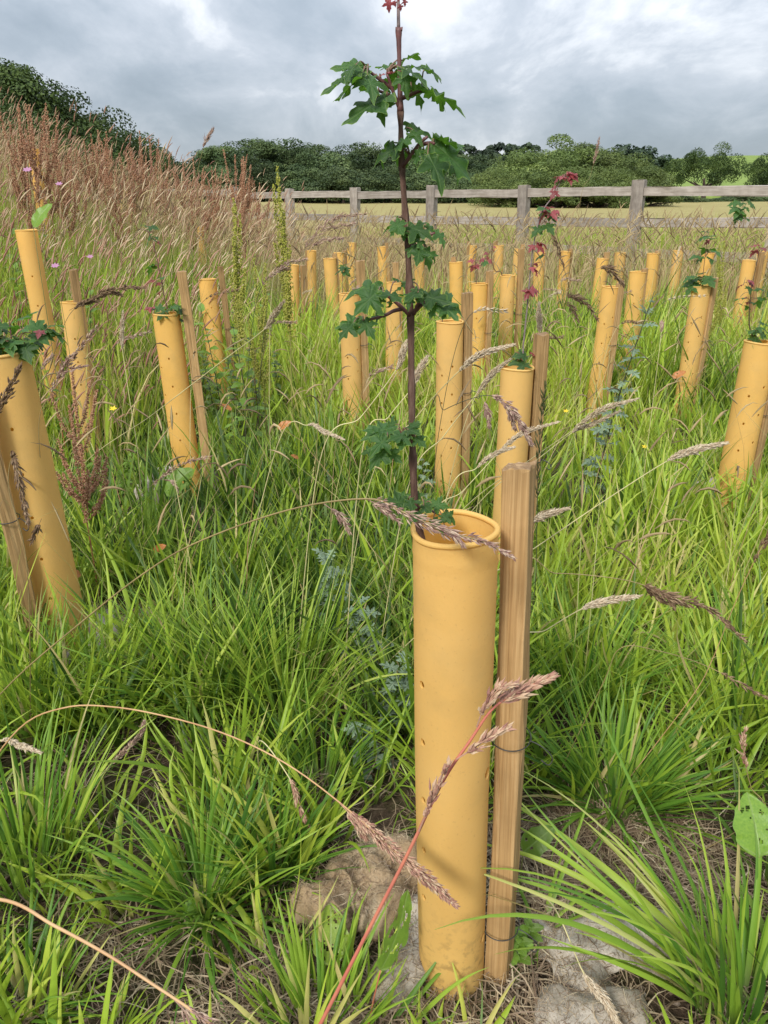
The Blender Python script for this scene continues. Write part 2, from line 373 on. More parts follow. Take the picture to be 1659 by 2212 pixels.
def ground_mat():
    m, t, p, o = new_mat('meadow_soil')
    tcn = N(t, 'ShaderNodeTexCoord'); V = tcn.outputs['Object']
    n = noise(t, 9, 6, 0.65, V); f = noise(t, 90, 5, 0.7, V); big = noise(t, 0.35, 4, 0.6, V)
    soil = ramp(t, f, [(0.3, (0.035, 0.024, 0.016)), (0.55, (0.085, 0.058, 0.038)), (0.75, (0.17, 0.125, 0.085))])
    soil = mixc(t, ramp(t, n, [(0.45, (0, 0, 0)), (0.65, (0.6, 0.6, 0.6))]), soil, (0.05, 0.075, 0.015))
    sx = N(t, 'ShaderNodeSeparateXYZ'); t.links.new(V, sx.inputs[0])
    grassy = ramp(t, big, [(0.35, (0.16, 0.17, 0.045)), (0.6, (0.25, 0.22, 0.07))])
    d = ramp(t, mth(t, 'MULTIPLY', sx.outputs[1], 0.1), [(0.28, (0, 0, 0)), (0.62, (1, 1, 1))])
    c = mixc(t, d, soil, grassy)
    t.links.new(c, p.inputs['Base Color']); p.inputs['Roughness'].default_value = 0.95; p.inputs['Specular IOR Level'].default_value = 0.1
    bump(t, p, mth(t, 'ADD', mth(t, 'MULTIPLY', n, 1.5), f), 0.8, 0.01); return m
def field_mat(name, c0, c1, c2, stretch):
    m, t, p, o = new_mat(name)
    n = noise(t, 1.0, 6, 0.7, None, stretch); n2 = noise(t, 0.05, 3)
    c = ramp(t, n, [(0.3, c0), (0.5, c1), (0.7, c2)]); c = mixc(t, mth(t, 'MULTIPLY', n2, 0.35), c, c0)
    t.links.new(c, p.inputs['Base Color']); p.inputs['Roughness'].default_value = 0.9; p.inputs['Specular IOR Level'].default_value = 0.1
    bump(t, p, n, 0.5, 0.2); return m

# ------------------------------------------------------------------ ground and fields
def graded(a, b, n, k):
    s = np.linspace(-1, 1, n); return np.sinh(k * s) / np.sinh(k) * b if a < 0 else a + (b - a) * (np.exp(k * np.linspace(0, 1, n)) - 1) / (np.exp(k) - 1)
gx = graded(-1, 700, 340, 8.2); gy = np.concatenate([np.linspace(-3, 0.3, 20)[:-1], 0.3 + graded(0, 900, 330, 8.6)])
X, Y = np.meshgrid(gx, gy); Z = terrain(X, Y)
near = np.exp(-((X) ** 2 + (Y - 1) ** 2) / 12)
Z = Z + near * 0.006 * (np.sin(23 * X + 3 * np.sin(9 * Y)) * np.sin(19 * Y + 2 * np.sin(11 * X)) + 0.6 * np.sin(47 * X + 13 * Y) * np.sin(41 * Y - 17 * X))
ny, nx = X.shape
idx = np.arange(ny * nx).reshape(ny, nx)
def gridq(idx): return np.stack([idx[:-1, :-1], idx[:-1, 1:], idx[1:, 1:], idx[1:, :-1]], -1).reshape(-1, 4)
g = put('ground', mesh_np('ground', np.stack([X, Y, Z], -1), gridq(idx)), ground_mat()); g['kind'] = 'structure'
def sheet(name, x0, x1, y0, y1, nx, ny, dz, mat, label):
    xs = np.linspace(x0, x1, nx); ys = np.linspace(y0, y1, ny); X, Y = np.meshgrid(xs, ys); Z = terrain(X, Y) + dz
    # skirt down to the ground so that the sheet has thickness
    Xp = np.pad(X, 1, mode='edge'); Yp = np.pad(Y, 1, mode='edge'); Zp = np.pad(Z, 1, mode='edge'); m = np.ones_like(Xp, bool); m[1:-1, 1:-1] = False; Zp[m] -= dz + 0.3
    idx = np.arange(Xp.size).reshape(Xp.shape)
    o = put(name, mesh_np(name, np.stack([Xp, Yp, Zp], -1), gridq(idx)), mat); tag(o, label, None, None, 'structure'); return o
sheet('crop_field', -10, 120, 22, 84, 120, 60, 0.35, field_mat('ripening_crop', (0.26, 0.215, 0.085), (0.32, 0.27, 0.11), (0.37, 0.315, 0.14), (1.2, 1.2, 1.2)), 'yellow green ripening crop field beyond the rail fence')
sheet('hill_field', 8, 330, 104, 420, 80, 80, 0.25, field_mat('green_hill_crop', (0.15, 0.205, 0.05), (0.19, 0.255, 0.06), (0.225, 0.285, 0.075), (0.5, 0.08, 0.5)), 'bright green field on the rising hill beyond the lone trees')

# ------------------------------------------------------------------ fence
FD = Vector((-1.1478, 1.1013, 0)).normalized(); F0 = Vector((3.0, 9.8, 0)); SP = 1.60
def box_mesh(name, sx, sy, sz, seg=1, jit=0.0, bev=0.0):
    import bmesh
    bm = bmesh.new(); bmesh.ops.create_cube(bm, size=1.0)
    bmesh.ops.scale(bm, vec=(sx, sy, sz), verts=bm.verts)
    if bev: bmesh.ops.bevel(bm, geom=list(bm.edges), offset=bev, segments=2, affect='EDGES', profile=0.6)
    if seg > 1:
        ax = max(range(3), key=lambda i: (sx, sy, sz)[i]); L = (sx, sy, sz)[ax]
        for k in range(1, seg):
            co = [0, 0, 0]; co[ax] = -L / 2 + L * k / seg; no = [0, 0, 0]; no[ax] = 1
            bmesh.ops.bisect_plane(bm, geom=bm.verts[:] + bm.edges[:] + bm.faces[:], plane_co=co, plane_no=no)
    if jit:
        for v in bm.verts: v.co += Vector((random.gauss(0, jit), random.gauss(0, jit), random.gauss(0, jit)))
    me = bpy.data.meshes.new(name); bm.to_mesh(me); bm.free(); return me
fence = thing('rail_fence', 'weathered grey post and rail fence crossing the meadow before the crop field', 'fence', F0 + Vector((0, 0, tz(F0.x, F0.y))))
fang = math.atan2(FD.y, FD.x)
post_m = [box_mesh('post', 0.14, 0.10, 1.5, 5, 0.003, 0.008) for i in range(3)]
for mm in post_m: mm.materials.append(M_FENCE)
rail_m = [box_mesh('rail', SP - 0.105, 0.042, 0.10, 7, 0.0035, 0.004) for i in range(4)]
for mm in rail_m: mm.materials.append(M_RAIL)
for i in range(-3, 10):
    p = F0 + FD * SP * i; zg = tz(p.x, p.y) * (0.25 if i > 4 else 1.0)
    tilt = random.gauss(0, 0.012)
    put('post', post_m[i % 3], None, fence, mtx=Matrix.Translation((p.x, p.y, zg + 0.45 + random.gauss(0, 0.012))) @ Matrix.Rotation(fang + random.gauss(0, 0.06), 4, 'Z') @ Matrix.Rotation(tilt, 4, 'Y'))
    q = p + FD * SP * 0.5
    for zr in (1.09, 0.745, 0.394):
        put('rail', random.choice(rail_m), None, fence, mtx=Matrix.Translation((q.x, q.y, zg + zr + random.gauss(0, 0.008))) @ Matrix.Rotation(fang, 4, 'Z') @ Matrix.Rotation(random.gauss(0, 0.008), 4, 'Y'))

# ------------------------------------------------------------------ trees
def crown_mesh(name, rx, rz, nclump, nleaf, size, seed, lumps=0.30, flat=0.0, droop=0.0, zb=0.0):
    r = np.random.default_rng(seed)
    d = r.normal(size=(nclump, 3)); d /= np.linalg.norm(d, axis=1)[:, None]
    d[:, 2] = np.where(d[:, 2] < -0.35, -d[:, 2] * 0.5, d[:, 2])
    rad = 0.55 + 0.45 * r.random(nclump) ** 0.6
    # uneven outline
    f = 1 + 0.16 * np.sin(3 * d[:, 0] + seed) + 0.14 * np.sin(4.3 * d[:, 1] + 2.0 * seed + 3 * d[:, 2])
    C = d * (rad * f)[:, None] * np.array([rx, rx, rz])
    cs = (0.16 + 0.16 * r.random(nclump)) * min(rx, rz) * (1 + lumps)
    k = r.integers(0, nclump, nleaf)
    e = r.normal(size=(nleaf, 3)); e /= np.linalg.norm(e, axis=1)[:, None]
    e[:, 2] = np.where(r.random(nleaf) < 0.35, np.abs(e[:, 2]), e[:, 2])
    P = C[k] + e * (cs[k] * (0.55 + 0.5 * r.random(nleaf) ** 0.5))[:, None] * np.array([1.15, 1.15, 0.8])
    P[:, 2] -= droop * (np.hypot(P[:, 0], P[:, 1]) / rx) ** 2 * rz
    nrm = e + 0.6 * r.normal(size=(nleaf, 3)); nrm[:, 2] += 0.35; nrm /= np.linalg.norm(nrm, axis=1)[:, None]
    a = np.cross(nrm, r.normal(size=(nleaf, 3))); a /= np.linalg.norm(a, axis=1)[:, None]; b = np.cross(nrm, a)
    if droop: a = a * 0.45; b = b * 1.3
    s = size * (0.6 + 0.8 * r.random(nleaf))[:, None]
    V = np.stack([P - a * s * 0.5, P - b * s * 0.62, P + a * s * 0.5, P + b * s * 0.62], 1)
    V[..., 2] += zb
    rn = np.repeat(np.clip(r.random(nclump)[k] * 0.75 + r.random(nleaf) * 0.25, 0, 1), 4)
    return mesh_np(name, V, np.arange(nleaf * 4).reshape(-1, 4), None, {'rnd': rn}, False)
def foliage_mat(name, stops, trans=0.25):
    m, t, p, o = new_mat(name)
    c = ramp(t, attr(t, 'rnd').outputs['Fac'], stops); oi = N(t, 'ShaderNodeObjectInfo')
    hs = N(t, 'ShaderNodeHueSaturation'); t.links.new(c, hs.inputs['Color']); t.links.new(mth(t, 'ADD', mth(t, 'MULTIPLY', oi.outputs['Random'], 0.75), 0.62), hs.inputs['Value'])
    t.links.new(hs.outputs[0], p.inputs['Base Color']); p.inputs['Roughness'].default_value = 0.6; p.inputs['Specular IOR Level'].default_value = 0.25
    translucent(t, p, o, hs.outputs[0], trans); return m
M_FDARK = foliage_mat('dark_foliage', [(0, (0.026, 0.05, 0.013)), (0.5, (0.05, 0.085, 0.018)), (1, (0.095, 0.14, 0.028))])
M_FMID = foliage_mat('mid_foliage', [(0, (0.036, 0.064, 0.024)), (0.5, (0.08, 0.12, 0.042)), (1, (0.15, 0.195, 0.07))])
M_FWIL = foliage_mat('willow_foliage', [(0, (0.07, 0.105, 0.028)), (0.5, (0.125, 0.17, 0.045)), (1, (0.20, 0.245, 0.07))])
M_FFAR = foliage_mat('far_foliage', [(0, (0.028, 0.048, 0.028)), (0.5, (0.045, 0.07, 0.04)), (1, (0.075, 0.105, 0.055))])
M_TRUNK = wood_mat('tree_bark', (0.04, 0.03, 0.022), (0.08, 0.06, 0.045), (0.13, 0.10, 0.08), (4, 4, 1))
def trunk_mesh(name, h, r, seed, spread):
    rr = random.Random(seed); b = Bag()
    C = catmull([(0, 0, -0.4), (rr.uniform(-.1, .1), rr.uniform(-.1, .1), h * 0.35), (rr.uniform(-.3, .3), rr.uniform(-.3, .3), h * 0.8)], 8)
    V, Q, T = sweep(C, np.linspace(r * 1.25, r * 0.35, 9), 7); b.add(V, Q, T)
    for k in range(7):
        a = k / 7 * 2 * PI + rr.uniform(-.4, .4); z0 = h * rr.uniform(0.22, 0.5); L = spread * rr.uniform(0.5, 0.85)
        C = catmull([(0, 0, z0), (math.cos(a) * L * 0.5, math.sin(a) * L * 0.5, z0 + h * 0.16), (math.cos(a) * L, math.sin(a) * L, z0 + h * rr.uniform(0.2, 0.42))], 6)
        V, Q, T = sweep(C, np.linspace(r * 0.5, r * 0.1, 7), 5); b.add(V, Q, T)
    return b.mesh(name)
KINDS = {}
def tree_kind(key, rx, rz, trunk_h, nclump, nleaf, size, mat, seed, droop=0.0):
    zb = trunk_h + rz * 0.72
    cm = crown_mesh('crown', rx, rz, nclump, nleaf, size, seed, 0.3, 0, droop, zb); cm.materials.append(mat)
    tm = trunk_mesh('trunk', zb, 0.06 * rx + 0.1, seed, rx); tm.materials.append(M_TRUNK)
    KINDS[key] = (cm, tm, zb + rz)
tree_kind('w1', 4.2, 4.0, 1.6, 90, 46000, 0.14, M_FDARK, 1); tree_kind('w2', 3.6, 4.6, 1.6, 85, 42000, 0.14, M_FDARK, 2); tree_kind('w3', 4.6, 3.6, 1.2, 90, 46000, 0.14, M_FDARK, 5)
tree_kind('m1', 4.0, 4.6, 1.0, 70, 20000, 0.19, M_FMID, 3); tree_kind('m2', 4.6, 3.9, 0.8, 60, 20000, 0.19, M_FMID, 4); tree_kind('m3', 3.2, 5.0, 1.0, 55, 20000, 0.19, M_FMID, 8)
tree_kind('s1', 4.4, 3.4, 0.5, 70, 30000, 0.17, M_FWIL, 6, 0.18); tree_kind('s2', 4.0, 3.0, 0.5, 60, 28000, 0.17, M_FWIL, 9, 0.18)
tree_kind('o1', 3.9, 2.7, 1.0, 40, 14000, 0.16, M_FDARK, 11, 0.12)
tree_kind('f1', 5.2, 4.2, 1.2, 60, 5000, 0.6, M_FFAR, 12); tree_kind('f2', 4.0, 3.2, 3.4, 30, 2600, 0.55, M_FFAR, 14)
def tree(key, name, label, x, y, height, rz=None, group=None, widen=1.0, sink=0.0):
    cm, tm, h0 = KINDS[key]; s = height / h0
    t = thing(name, label, 'tree', (x, y, tz(x, y) - sink), group)
    M = Matrix.Translation((x, y, tz(x, y) - sink)) @ Matrix.Rotation(random.uniform(0, 6.28) if rz is None else rz, 4, 'Z') @ Matrix.Diagonal((s * widen, s * widen, s, 1))
    put('trunk', tm, None, t, mtx=M); put('crown', cm, None, t, mtx=M); return t
def tree_px(key, name, label, u, vtop, Y, group=None, widen=1.0, sink=0.0):
    """tree at distance Y whose top is seen at height vtop above direction u"""
    p = at(u, vtop, Y); h = p.z - tz(p.x, Y) + sink
    return tree(key, name, label, p.x, Y, h, None, group, widen, sink)
GW = 'dark broadleaf trees of the wood climbing the bank'
for i, (u, v, Yd, kd, wd) in enumerate([(-130, 100, 30, 'w1', 1.1), (-30, 132, 31, 'w2', 1.25), (62, 148, 32, 'w1', 1.0), (128, 196, 33, 'w3', 1.0), (-70, 190, 27, 'w3', 1.2), (20, 215, 28, 'w2', 1.2), (180, 232, 37, 'w2', 1.2), (228, 258, 42, 'w3', 1.2), (282, 280, 46, 'w1', 1.15), (322, 296, 52, 'w3', 1.15), (356, 330, 58, 'w1', 1.1), (110, 255, 30, 'w3', 1.2), (250, 300, 40, 'w1', 1.2)]):
    tree_px(kd, 'broadleaf_tree', 'dense dark green broadleaf tree in the wood climbing the bank on the hillside', u, v + 34, Yd, GW, wd, 0.5)
GM = 'trees of the long wood beyond the rail fence'
mids = [(402, 352, 96, 'm2'), (440, 330, 92, 'm1'), (478, 322, 90, 'm3'), (520, 314, 95, 'm1'), (560, 311, 88, 'm3'), (600, 316, 92, 'm2'), (640, 318, 90, 'm1'), (680, 320, 94, 'm3'), (722, 330, 92, 'm2'), (760, 322, 96, 'm1'), (800, 325, 90, 'm3'), (838, 330, 92, 'm2'), (880, 335, 94, 'm1'), (920, 338, 90, 'm2'), (960, 336, 95, 'm1'), (1000, 340, 92, 'm3'), (1045, 345, 96, 'm1'), (1090, 352, 94, 'm2'),
        (470, 358, 80, 'm2'), (560, 352, 78, 'm1'), (660, 362, 80, 'm2'), (740, 360, 77, 'm2'), (830, 366, 79, 'm1'), (920, 372, 78, 'm2'), (1010, 376, 80, 'm2'), (1075, 380, 78, 'm1')]
for i, (u, v, Yd, kd) in enumerate(mids):
    tree_px(kd, 'woodland_tree', 'mid green tree on the skyline of the long wood behind the rail fence' if i < 18 else 'lower rounded tree at the front edge of the long wood behind the fence', u, v, Yd, GM if i < 18 else 'lower trees at the front of the long wood', 1.25, 0.6)
for u, v, Yd in [(1030, 322, 150), (1060, 318, 152), (1088, 324, 150), (1112, 322, 155), (1142, 320, 152), (1000, 330, 150)]:
    tree_px('f2', 'pine_tree', 'dark pine with bare trunk showing sky between its neighbours above the wood', u, v, Yd, 'pines on the skyline')
for u, v, Yd in [(1345, 318, 175), (1405, 330, 180), (1300, 332, 172), (1375, 335, 174)]:
    tree_px('f1', 'hilltop_tree', 'rounded dark tree on the hilltop skyline behind the willows', u, v, Yd, 'trees on the hilltop skyline', 1.25, 1.2)
for i, (u, v, Yd, kd) in enumerate([(1128, 338, 68, 's1'), (1180, 319, 66, 's2'), (1240, 322, 68, 's1'), (1300, 332, 66, 's2'), (1362, 338, 67, 's1'), (1388, 362, 64, 's2'), (1210, 362, 60, 's2'), (1300, 366, 60, 's1'), (1110, 372, 62, 's1')]):
    tree_px(kd, 'willow_tree', 'soft olive green willow forming the top of the clump before the hill field' if i < 6 else 'low olive willow bush at the front foot of the willow clump', u, v, Yd, 'willows in the clump' if i < 6 else 'low willows at the clump foot', 1.3, 0.3)
tree_px('o1', 'oak_tree', 'lone spreading dark oak on the green slope beside the willow clump', 1534, 313, 96, None, 0.86, 0.0)
tree_px('o1', 'oak_tree', 'dark spreading tree on the green slope, its crown nearly touching the fence rail end', 1690, 322, 92, None, 0.9, 0.0)
# hedge foot under the wood and willows
GH = 'hedge bushes along the far edge of the crop field'
for i, u in enumerate(range(420, 1740, 60)):
    p = at(u, 428, 86 + 3 * math.sin(i)); 
    t = tree('m2', 'hedge_bush', 'low dark hedge bush along the far edge of the crop field', p.x, p.y, (2.4 if u < 1400 else 1.5) + 0.5 * math.sin(i * 2.3), None, GH, 2.3, 0.6)

# ------------------------------------------------------------------ tree guards and stakes
def guard_meshes(r, base, top, nseg, nz, holes, thick, seed, flat=0.04):
    """tube between base and top (world); holes: (angle, height fraction, radius). Returns tube and rim meshes relative to base"""
    rr = random.Random(seed); ph = [rr.uniform(0, 6.28) for _ in range(4)]
    ax = Vector(top) - Vector(base); h = ax.length
    par = [(i, j) for j in range(nz + 1) for i in range(nseg)]
    th = np.array([2 * PI * i / nseg for i, j in par]); zz = np.array([h * j / nz for i, j in par])
    vid = lambda i, j: j * nseg + (i % nseg)
    dead = set(); extra_t = []; extra_z = []; F = []; n0 = len(par)
    for (a, zf, hr) in holes:
        kx = max(1, math.ceil(hr * 1.25 / (2 * PI * r / nseg))); kz = max(1, math.ceil(hr * 1.45 / (h / nz)))
        ci = round(a / (2 * PI) * nseg); cj = round(zf * nz)
        for i in range(ci - kx, ci + kx):
            for j in range(cj - kz, cj + kz): dead.add((i % nseg, j))
        loop = [(ci + i, cj - kz) for i in range(-kx, kx)] + [(ci + kx, cj + j) for j in range(-kz, kz)] + [(ci - i, cj + kz) for i in range(-kx, kx)] + [(ci - kx, cj - j) for j in range(-kz, kz)]
        m = len(loop); b = n0 + len(extra_t)
        for (i, j) in loop:
            dx = (i - ci) * 2 * PI * r / nseg; dz = (j - cj) * h / nz; q = math.atan2(dz / (kz * h / nz), dx / (kx * 2 * PI * r / nseg))
            extra_t.append(ci * 2 * PI / nseg + hr * math.cos(q) / r); extra_z.append(cj * h / nz + 1.2 * hr * math.sin(q))
        for k in range(m):
            F.append((vid(*loop[k]), vid(*loop[(k + 1) % m]), b + (k + 1) % m, b + k))
    for j in range(nz):
        for i in range(nseg):
            if (i, j) not in dead: F.append((vid(i, j), vid(i + 1, j), vid(i + 1, j + 1), vid(i, j + 1)))
    th = np.concatenate([th, extra_t]); zz = np.concatenate([zz, extra_z]); F = np.array(F)
    def rad(th, z):
        s = z / h
        return r * (1 + flat * np.cos(2 * (th - ph[0])) * (1 - 0.6 * s) + 0.012 * np.sin(3 * th + ph[1] + 4 * s) + 0.008 * np.sin(5 * th + ph[2] - 7 * s)) + 0.0005 * np.exp(-((z - (h - 0.022)) / 0.004) ** 2) - 0.0004 * np.exp(-((z - (h - 0.029)) / 0.003) ** 2)
    Zx = ax.normalized(); Xx = Vector((1, 0, 0)); Xx = (Xx - Zx * Xx.dot(Zx)).normalized(); Yx = Zx.cross(Xx)
    B = np.array([Xx, Yx, Zx])
    def pos(th, z, off):
        R = rad(th, z) - off
        return np.stack([R * np.cos(th), R * np.sin(th), z], -1) @ B
    n = len(th); V = np.vstack([pos(th, zz, 0), pos(th, zz, thick)])
    Q = [F, F[:, ::-1] + n]
    ed = {}
    for f in F:
        for k in range(4):
            a, b = int(f[k]), int(f[(k + 1) % 4])
            if (b, a) in ed: del ed[(b, a)]
            else: ed[(a, b)] = 1
    E = np.array(list(ed)); ue = np.unique(E); mp_ = np.zeros(n, int); mp_[ue] = np.arange(len(ue)); o_ = len(V); m_ = len(ue); V = np.vstack([V, V[ue], V[ue + n]]); a_, b_ = mp_[E[:, 0]] + o_, mp_[E[:, 1]] + o_; Q.append(np.stack([b_, a_, a_ + m_, b_ + m_], 1))
    tube = mesh_np('tube', V, np.vstack(Q))
    a = np.linspace(0, 2 * PI, max(24, nseg // 1) + 1)[:-1]; kk = 8; rt = r * 0.075
    C = pos(a, np.full(len(a), h - rt * 0.2), thick * 0.5) + 0
    rv = []
    for s in range(kk):
        q = s / kk * 2 * PI
        Rr = rad(a, np.full(len(a), h)) - thick * 0.5 + rt * math.cos(q)
        rv.append(np.stack([Rr * np.cos(a), Rr * np.sin(a), np.full(len(a), h - rt * 0.2 + rt * math.sin(q) * 0.9 + 0) + 0.0012 * np.sin(2 * a + ph[3])], -1) @ B)
    rv = np.stack(rv, 1); m = len(a); ii = np.arange(m)[:, None]; jj = np.arange(kk)[None]
    rq = np.stack([ii * kk + jj, ((ii + 1) % m) * kk + jj, ((ii + 1) % m) * kk + (jj + 1) % kk, ii * kk + (jj + 1) % kk], -1).reshape(-1, 4)
    return tube, mesh_np('rim', rv, rq)
def wire_loop(parent, c, rx, ry, rot, z, r=0.0007, tail=True):
    a = np.linspace(0, 2 * PI, 29)
    P = [Vector((c[0] + math.cos(rot) * rx * math.cos(q) - math.sin(rot) * ry * math.sin(q), c[1] + math.sin(rot) * rx * math.cos(q) + math.cos(rot) * ry * math.sin(q), z + 0.003 * math.sin(q))) for q in a]
    if tail:
        e = P[-1]; P += [e + Vector((0.012, -0.006, -0.003)), e + Vector((0.022, -0.012, -0.012)), e + Vector((0.018, -0.014, -0.020)), e + Vector((0.010, -0.012, -0.015))]
    V, Q, T = sweep(catmull(P, 90), r, 5)
    return put('wire_tie', mesh_np('wire_tie', V, Q, T), M_WIRE, parent)
GUARDS = []   # (x, y, radius) kept clear of grass roots
def guard(label, base, top, r, nseg, nz, holes, seed, group=None, thick=0.0016, flat=0.04, lod=0):
    t = thing('tree_guard', label, 'tree guard', base, group)
    tb, rm = guard_meshes(r, base, top, nseg, nz, holes, thick, seed, flat)
    tu = put('tube', tb, M_GUARD, t, loc=base); put('rim', rm, M_GUARD, tu, loc=base)
    GUARDS.append((base[0], base[1], r)); return t
def stake_mesh(w, d, h, rough=0.0008, seed=0):
    import bmesh
    rr = random.Random(seed); bm = bmesh.new(); bmesh.ops.create_cube(bm, size=1.0)
    bmesh.ops.scale(bm, vec=(w, d, h), verts=bm.verts); bmesh.ops.translate(bm, vec=(0, 0, h / 2), verts=bm.verts)
    bmesh.ops.bevel(bm, geom=[e for e in bm.edges], offset=w * 0.045, segments=1, affect='EDGES')
    for k in range(1, 12):
        bmesh.ops.bisect_plane(bm, geom=bm.verts[:] + bm.edges[:] + bm.faces[:], plane_co=(0, 0, h * k / 12), plane_no=(0, 0, 1))
    for k in range(1, 5):
        bmesh.ops.bisect_plane(bm, geom=bm.verts[:] + bm.edges[:] + bm.faces[:], plane_co=(-w / 2 + w * k / 5, 0, 0), plane_no=(1, 0, 0))
        bmesh.ops.bisect_plane(bm, geom=bm.verts[:] + bm.edges[:] + bm.faces[:], plane_co=(0, -d / 2 + d * k / 5, 0), plane_no=(0, 1, 0))
    for v in bm.verts:
        v.co.x += rr.gauss(0, rough); v.co.y += rr.gauss(0, rough)
        if v.co.z > h * 0.985: v.co.z += rr.gauss(0, rough * 1.6) + 0.10 * v.co.x
        # a gentle bow
        v.co.x += 0.004 * math.sin(v.co.z / h * PI)
    me = bpy.data.meshes.new('stake'); bm.normal_update()
    bm.to_mesh(me); bm.free()
    me.materials.append(M_STAKE); me.materials.append(M_STAKETOP)
    for p in me.polygons:
        if p.normal.z > 0.6 and p.center.z > h * 0.9: p.material_index = 1
    return me
def stake(label, base, top, w, rotz, seed, group=None):
    base = Vector(base); top = Vector(top); ax = top - base
    me = stake_mesh(w, w, ax.length, 0.0007, seed)
    q = Vector((0, 0, 1)).rotation_difference(ax.normalized()).to_matrix().to_4x4()
    o = put('wooden_stake', me, None, None, mtx=Matrix.Translation(base) @ q @ Matrix.Rotation(rotz, 4, 'Z'))
    GUARDS.append((base.x, base.y, w * 0.6)); return tag(o, label, 'stake', group)

# the main guard
MB, MT = Vector((0.0835, 0.680, 0.0)), Vector((0.0660, 0.662, 0.603))
fr = -PI / 2        # angle that faces the camera
main_holes = [(fr - 0.98, z, 0.0037) for z in (0.735, 0.615, 0.495, 0.375, 0.255)] + [(fr + 1.02, 0.545, 0.0062), (fr + 1.02, 0.135, 0.0055), (fr + 2.6, 0.70, 0.004), (fr + 2.6, 0.45, 0.004)]
mg = guard('large amber tree guard with the tall leafy maple sapling growing out of it', MB, MT, 0.0405, 96, 110, main_holes, 3, thick=0.0022, flat=0.02)
ms = stake('square sawn stake tied to the guard of the tall maple sapling', (0.1405, 0.672, -0.06), (0.1290, 0.699, 0.652), 0.0275, math.radians(-24), 5)
wire_loop(mg, (0.136, 0.682), 0.022, 0.0215, -0.4, 0.352); wire_loop(mg, (0.139, 0.676), 0.0225, 0.022, -0.4, 0.085)

# others: rim pixel, distance (None: from the rim height 0.575), radius, lean, label
def rimspot(u, v, h=0.575):
    lo, hi = 0.5, 40.0
    for i in range(50):
        m = (lo + hi) / 2; p = at(u, v, m)
        if p.z - tz(p.x, m) > h: lo = m
        else: hi = m
    return lo
LEFTG = None
def field_guard(u, v, Y=None, r=0.039, lean=0.0, label='', stake_px=None, group=None, seed=0, h=0.575, slabel=None, sgroup=None, holes=True, srot=0.3, lod=1):
    Y = Y or rimspot(u, v, h); top = at(u, v, Y); bx = top.x + lean; by = Y + random.uniform(-0.01, 0.02)
    base = Vector((bx, by, tz(bx, by) - 0.02))
    rr = random.Random(seed + 50); ang = rr.uniform(-0.5, 0.3)
    hl = []
    if holes and lod == 1:
        for k in range(6):
            hl.append((fr + ang + 0.5, 0.80 - k * 0.135, 0.0031)); hl.append((fr + ang - 0.45, 0.74 - k * 0.135, 0.0031))
    ns, nz = (36, 44) if lod == 1 else (20, 8)
    t = guard(label, base, top, r, ns, nz, hl, seed, group, 0.0018 if lod == 1 else 0.002, rr.uniform(0.02, 0.16))
    if stake_px:
        su, sv, dy = stake_px; Ys = Y + dy; st = at(su, sv, Ys); sb = Vector((st.x + lean * 1.02 + rr.uniform(-.006, .006), Ys + 0.01, 0)); sb.z = tz(sb.x, sb.y) - 0.05
        stake(slabel, sb, st, 0.026, srot + rr.uniform(-0.3, 0.3), seed, sgroup)
        if lod == 1: wire_loop(t, ((sb.x + st.x) / 2, (sb.y + st.y) / 2), 0.021, 0.021, 0, (sb.z + st.z) / 2 + 0.07, 0.0011)
    return t, top, base
g2 = field_guard(6, 762, 1.42, 0.0445, 0.022, 'broad amber guard crowned with dark leaves, felt scrap at its foot', (-48, 850, -0.07), seed=21, slabel='leaning stake strapped to the broad guard crowned with dark leaves')
g3 = field_guard(359, 677, 2.32, 0.0385, 0.02, 'dotted amber guard beside crumpled felt, thin red leaved sapling above it', (392, 586, 0.0), seed=22, slabel='knotted stake on the dotted guard beside crumpled felt')
g4 = field_guard(972, 694, 2.25, 0.0375, 0.01, 'clean amber guard holding only a bare twig, close behind the tall maple stem', (1009, 632, 0.01), seed=23, slabel='stake on the clean guard that holds only a bare twig')
g5 = field_guard(1117, 793, 1.62, 0.036, 0.0, 'greyish stained guard from which a red tipped sapling rises above the fence', (1171, 720, 0.012), seed=24, slabel='rough orange stake with a grass spike rising behind its top')
g6 = field_guard(1643, 738, 2.08, 0.0405, -0.012, 'amber guard with two columns of dots and a dark twiggy sapling on top', (1694, 690, 0.01), seed=25, slabel='stake half hidden beside the guard with two columns of dots')
LAB = [
 (1097, 595, 'wide amber guard whose sapling bends sideways out of the rim', (1126, 537), 26),
 (1036, 612, 'dotted amber guard with a single reddish shoot between two stakes', (1058, 585), 27),
 (755, 634, 'narrow amber guard behind the lower maple leaves with a pale topped stake', (778, 563), 28),
 (853, 610, 'amber guard with grass crossing it just behind the maple stem', (855, 566), 29),
 (631, 572, 'amber guard with a cut slanting rim beside the green dock spires', (655, 573), 30),
 (448, 603, 'amber guard crossed by brown seed stalks near the dock spires', (476, 575), 31),
 (157, 652, 'amber guard on the foot of the bank behind a reddish weed stalk', (158, 582), 32),
 (1321, 619, 'pale buff guard hidden in part by a silvery herb stalk', (1340, 612), 33),
 (1378, 587, 'deep amber guard close beside the pale buff one', (1393, 580), 34),
 (1515, 619, 'pale buff guard topped by drooping dark leaves among dock stalks', (1543, 600), 35),
 (1618, 562, 'amber guard with thin grass stalks before it and its stake upright', (1646, 545), 36)]
SAP = {}
for u, v, lab, spx, sd_ in LAB:
    SAP[sd_] = field_guard(u, v, None, 0.0385, random.uniform(-0.02, 0.02), lab, (spx[0], spx[1], random.uniform(-0.02, 0.02)), seed=sd_, slabel='thin square stake beside the ' + ' '.join(lab.split()[:2]).replace('the ', '') + ' guard ' + ('with ' if False else '') + ' '.join(lab.split()[3:9]))
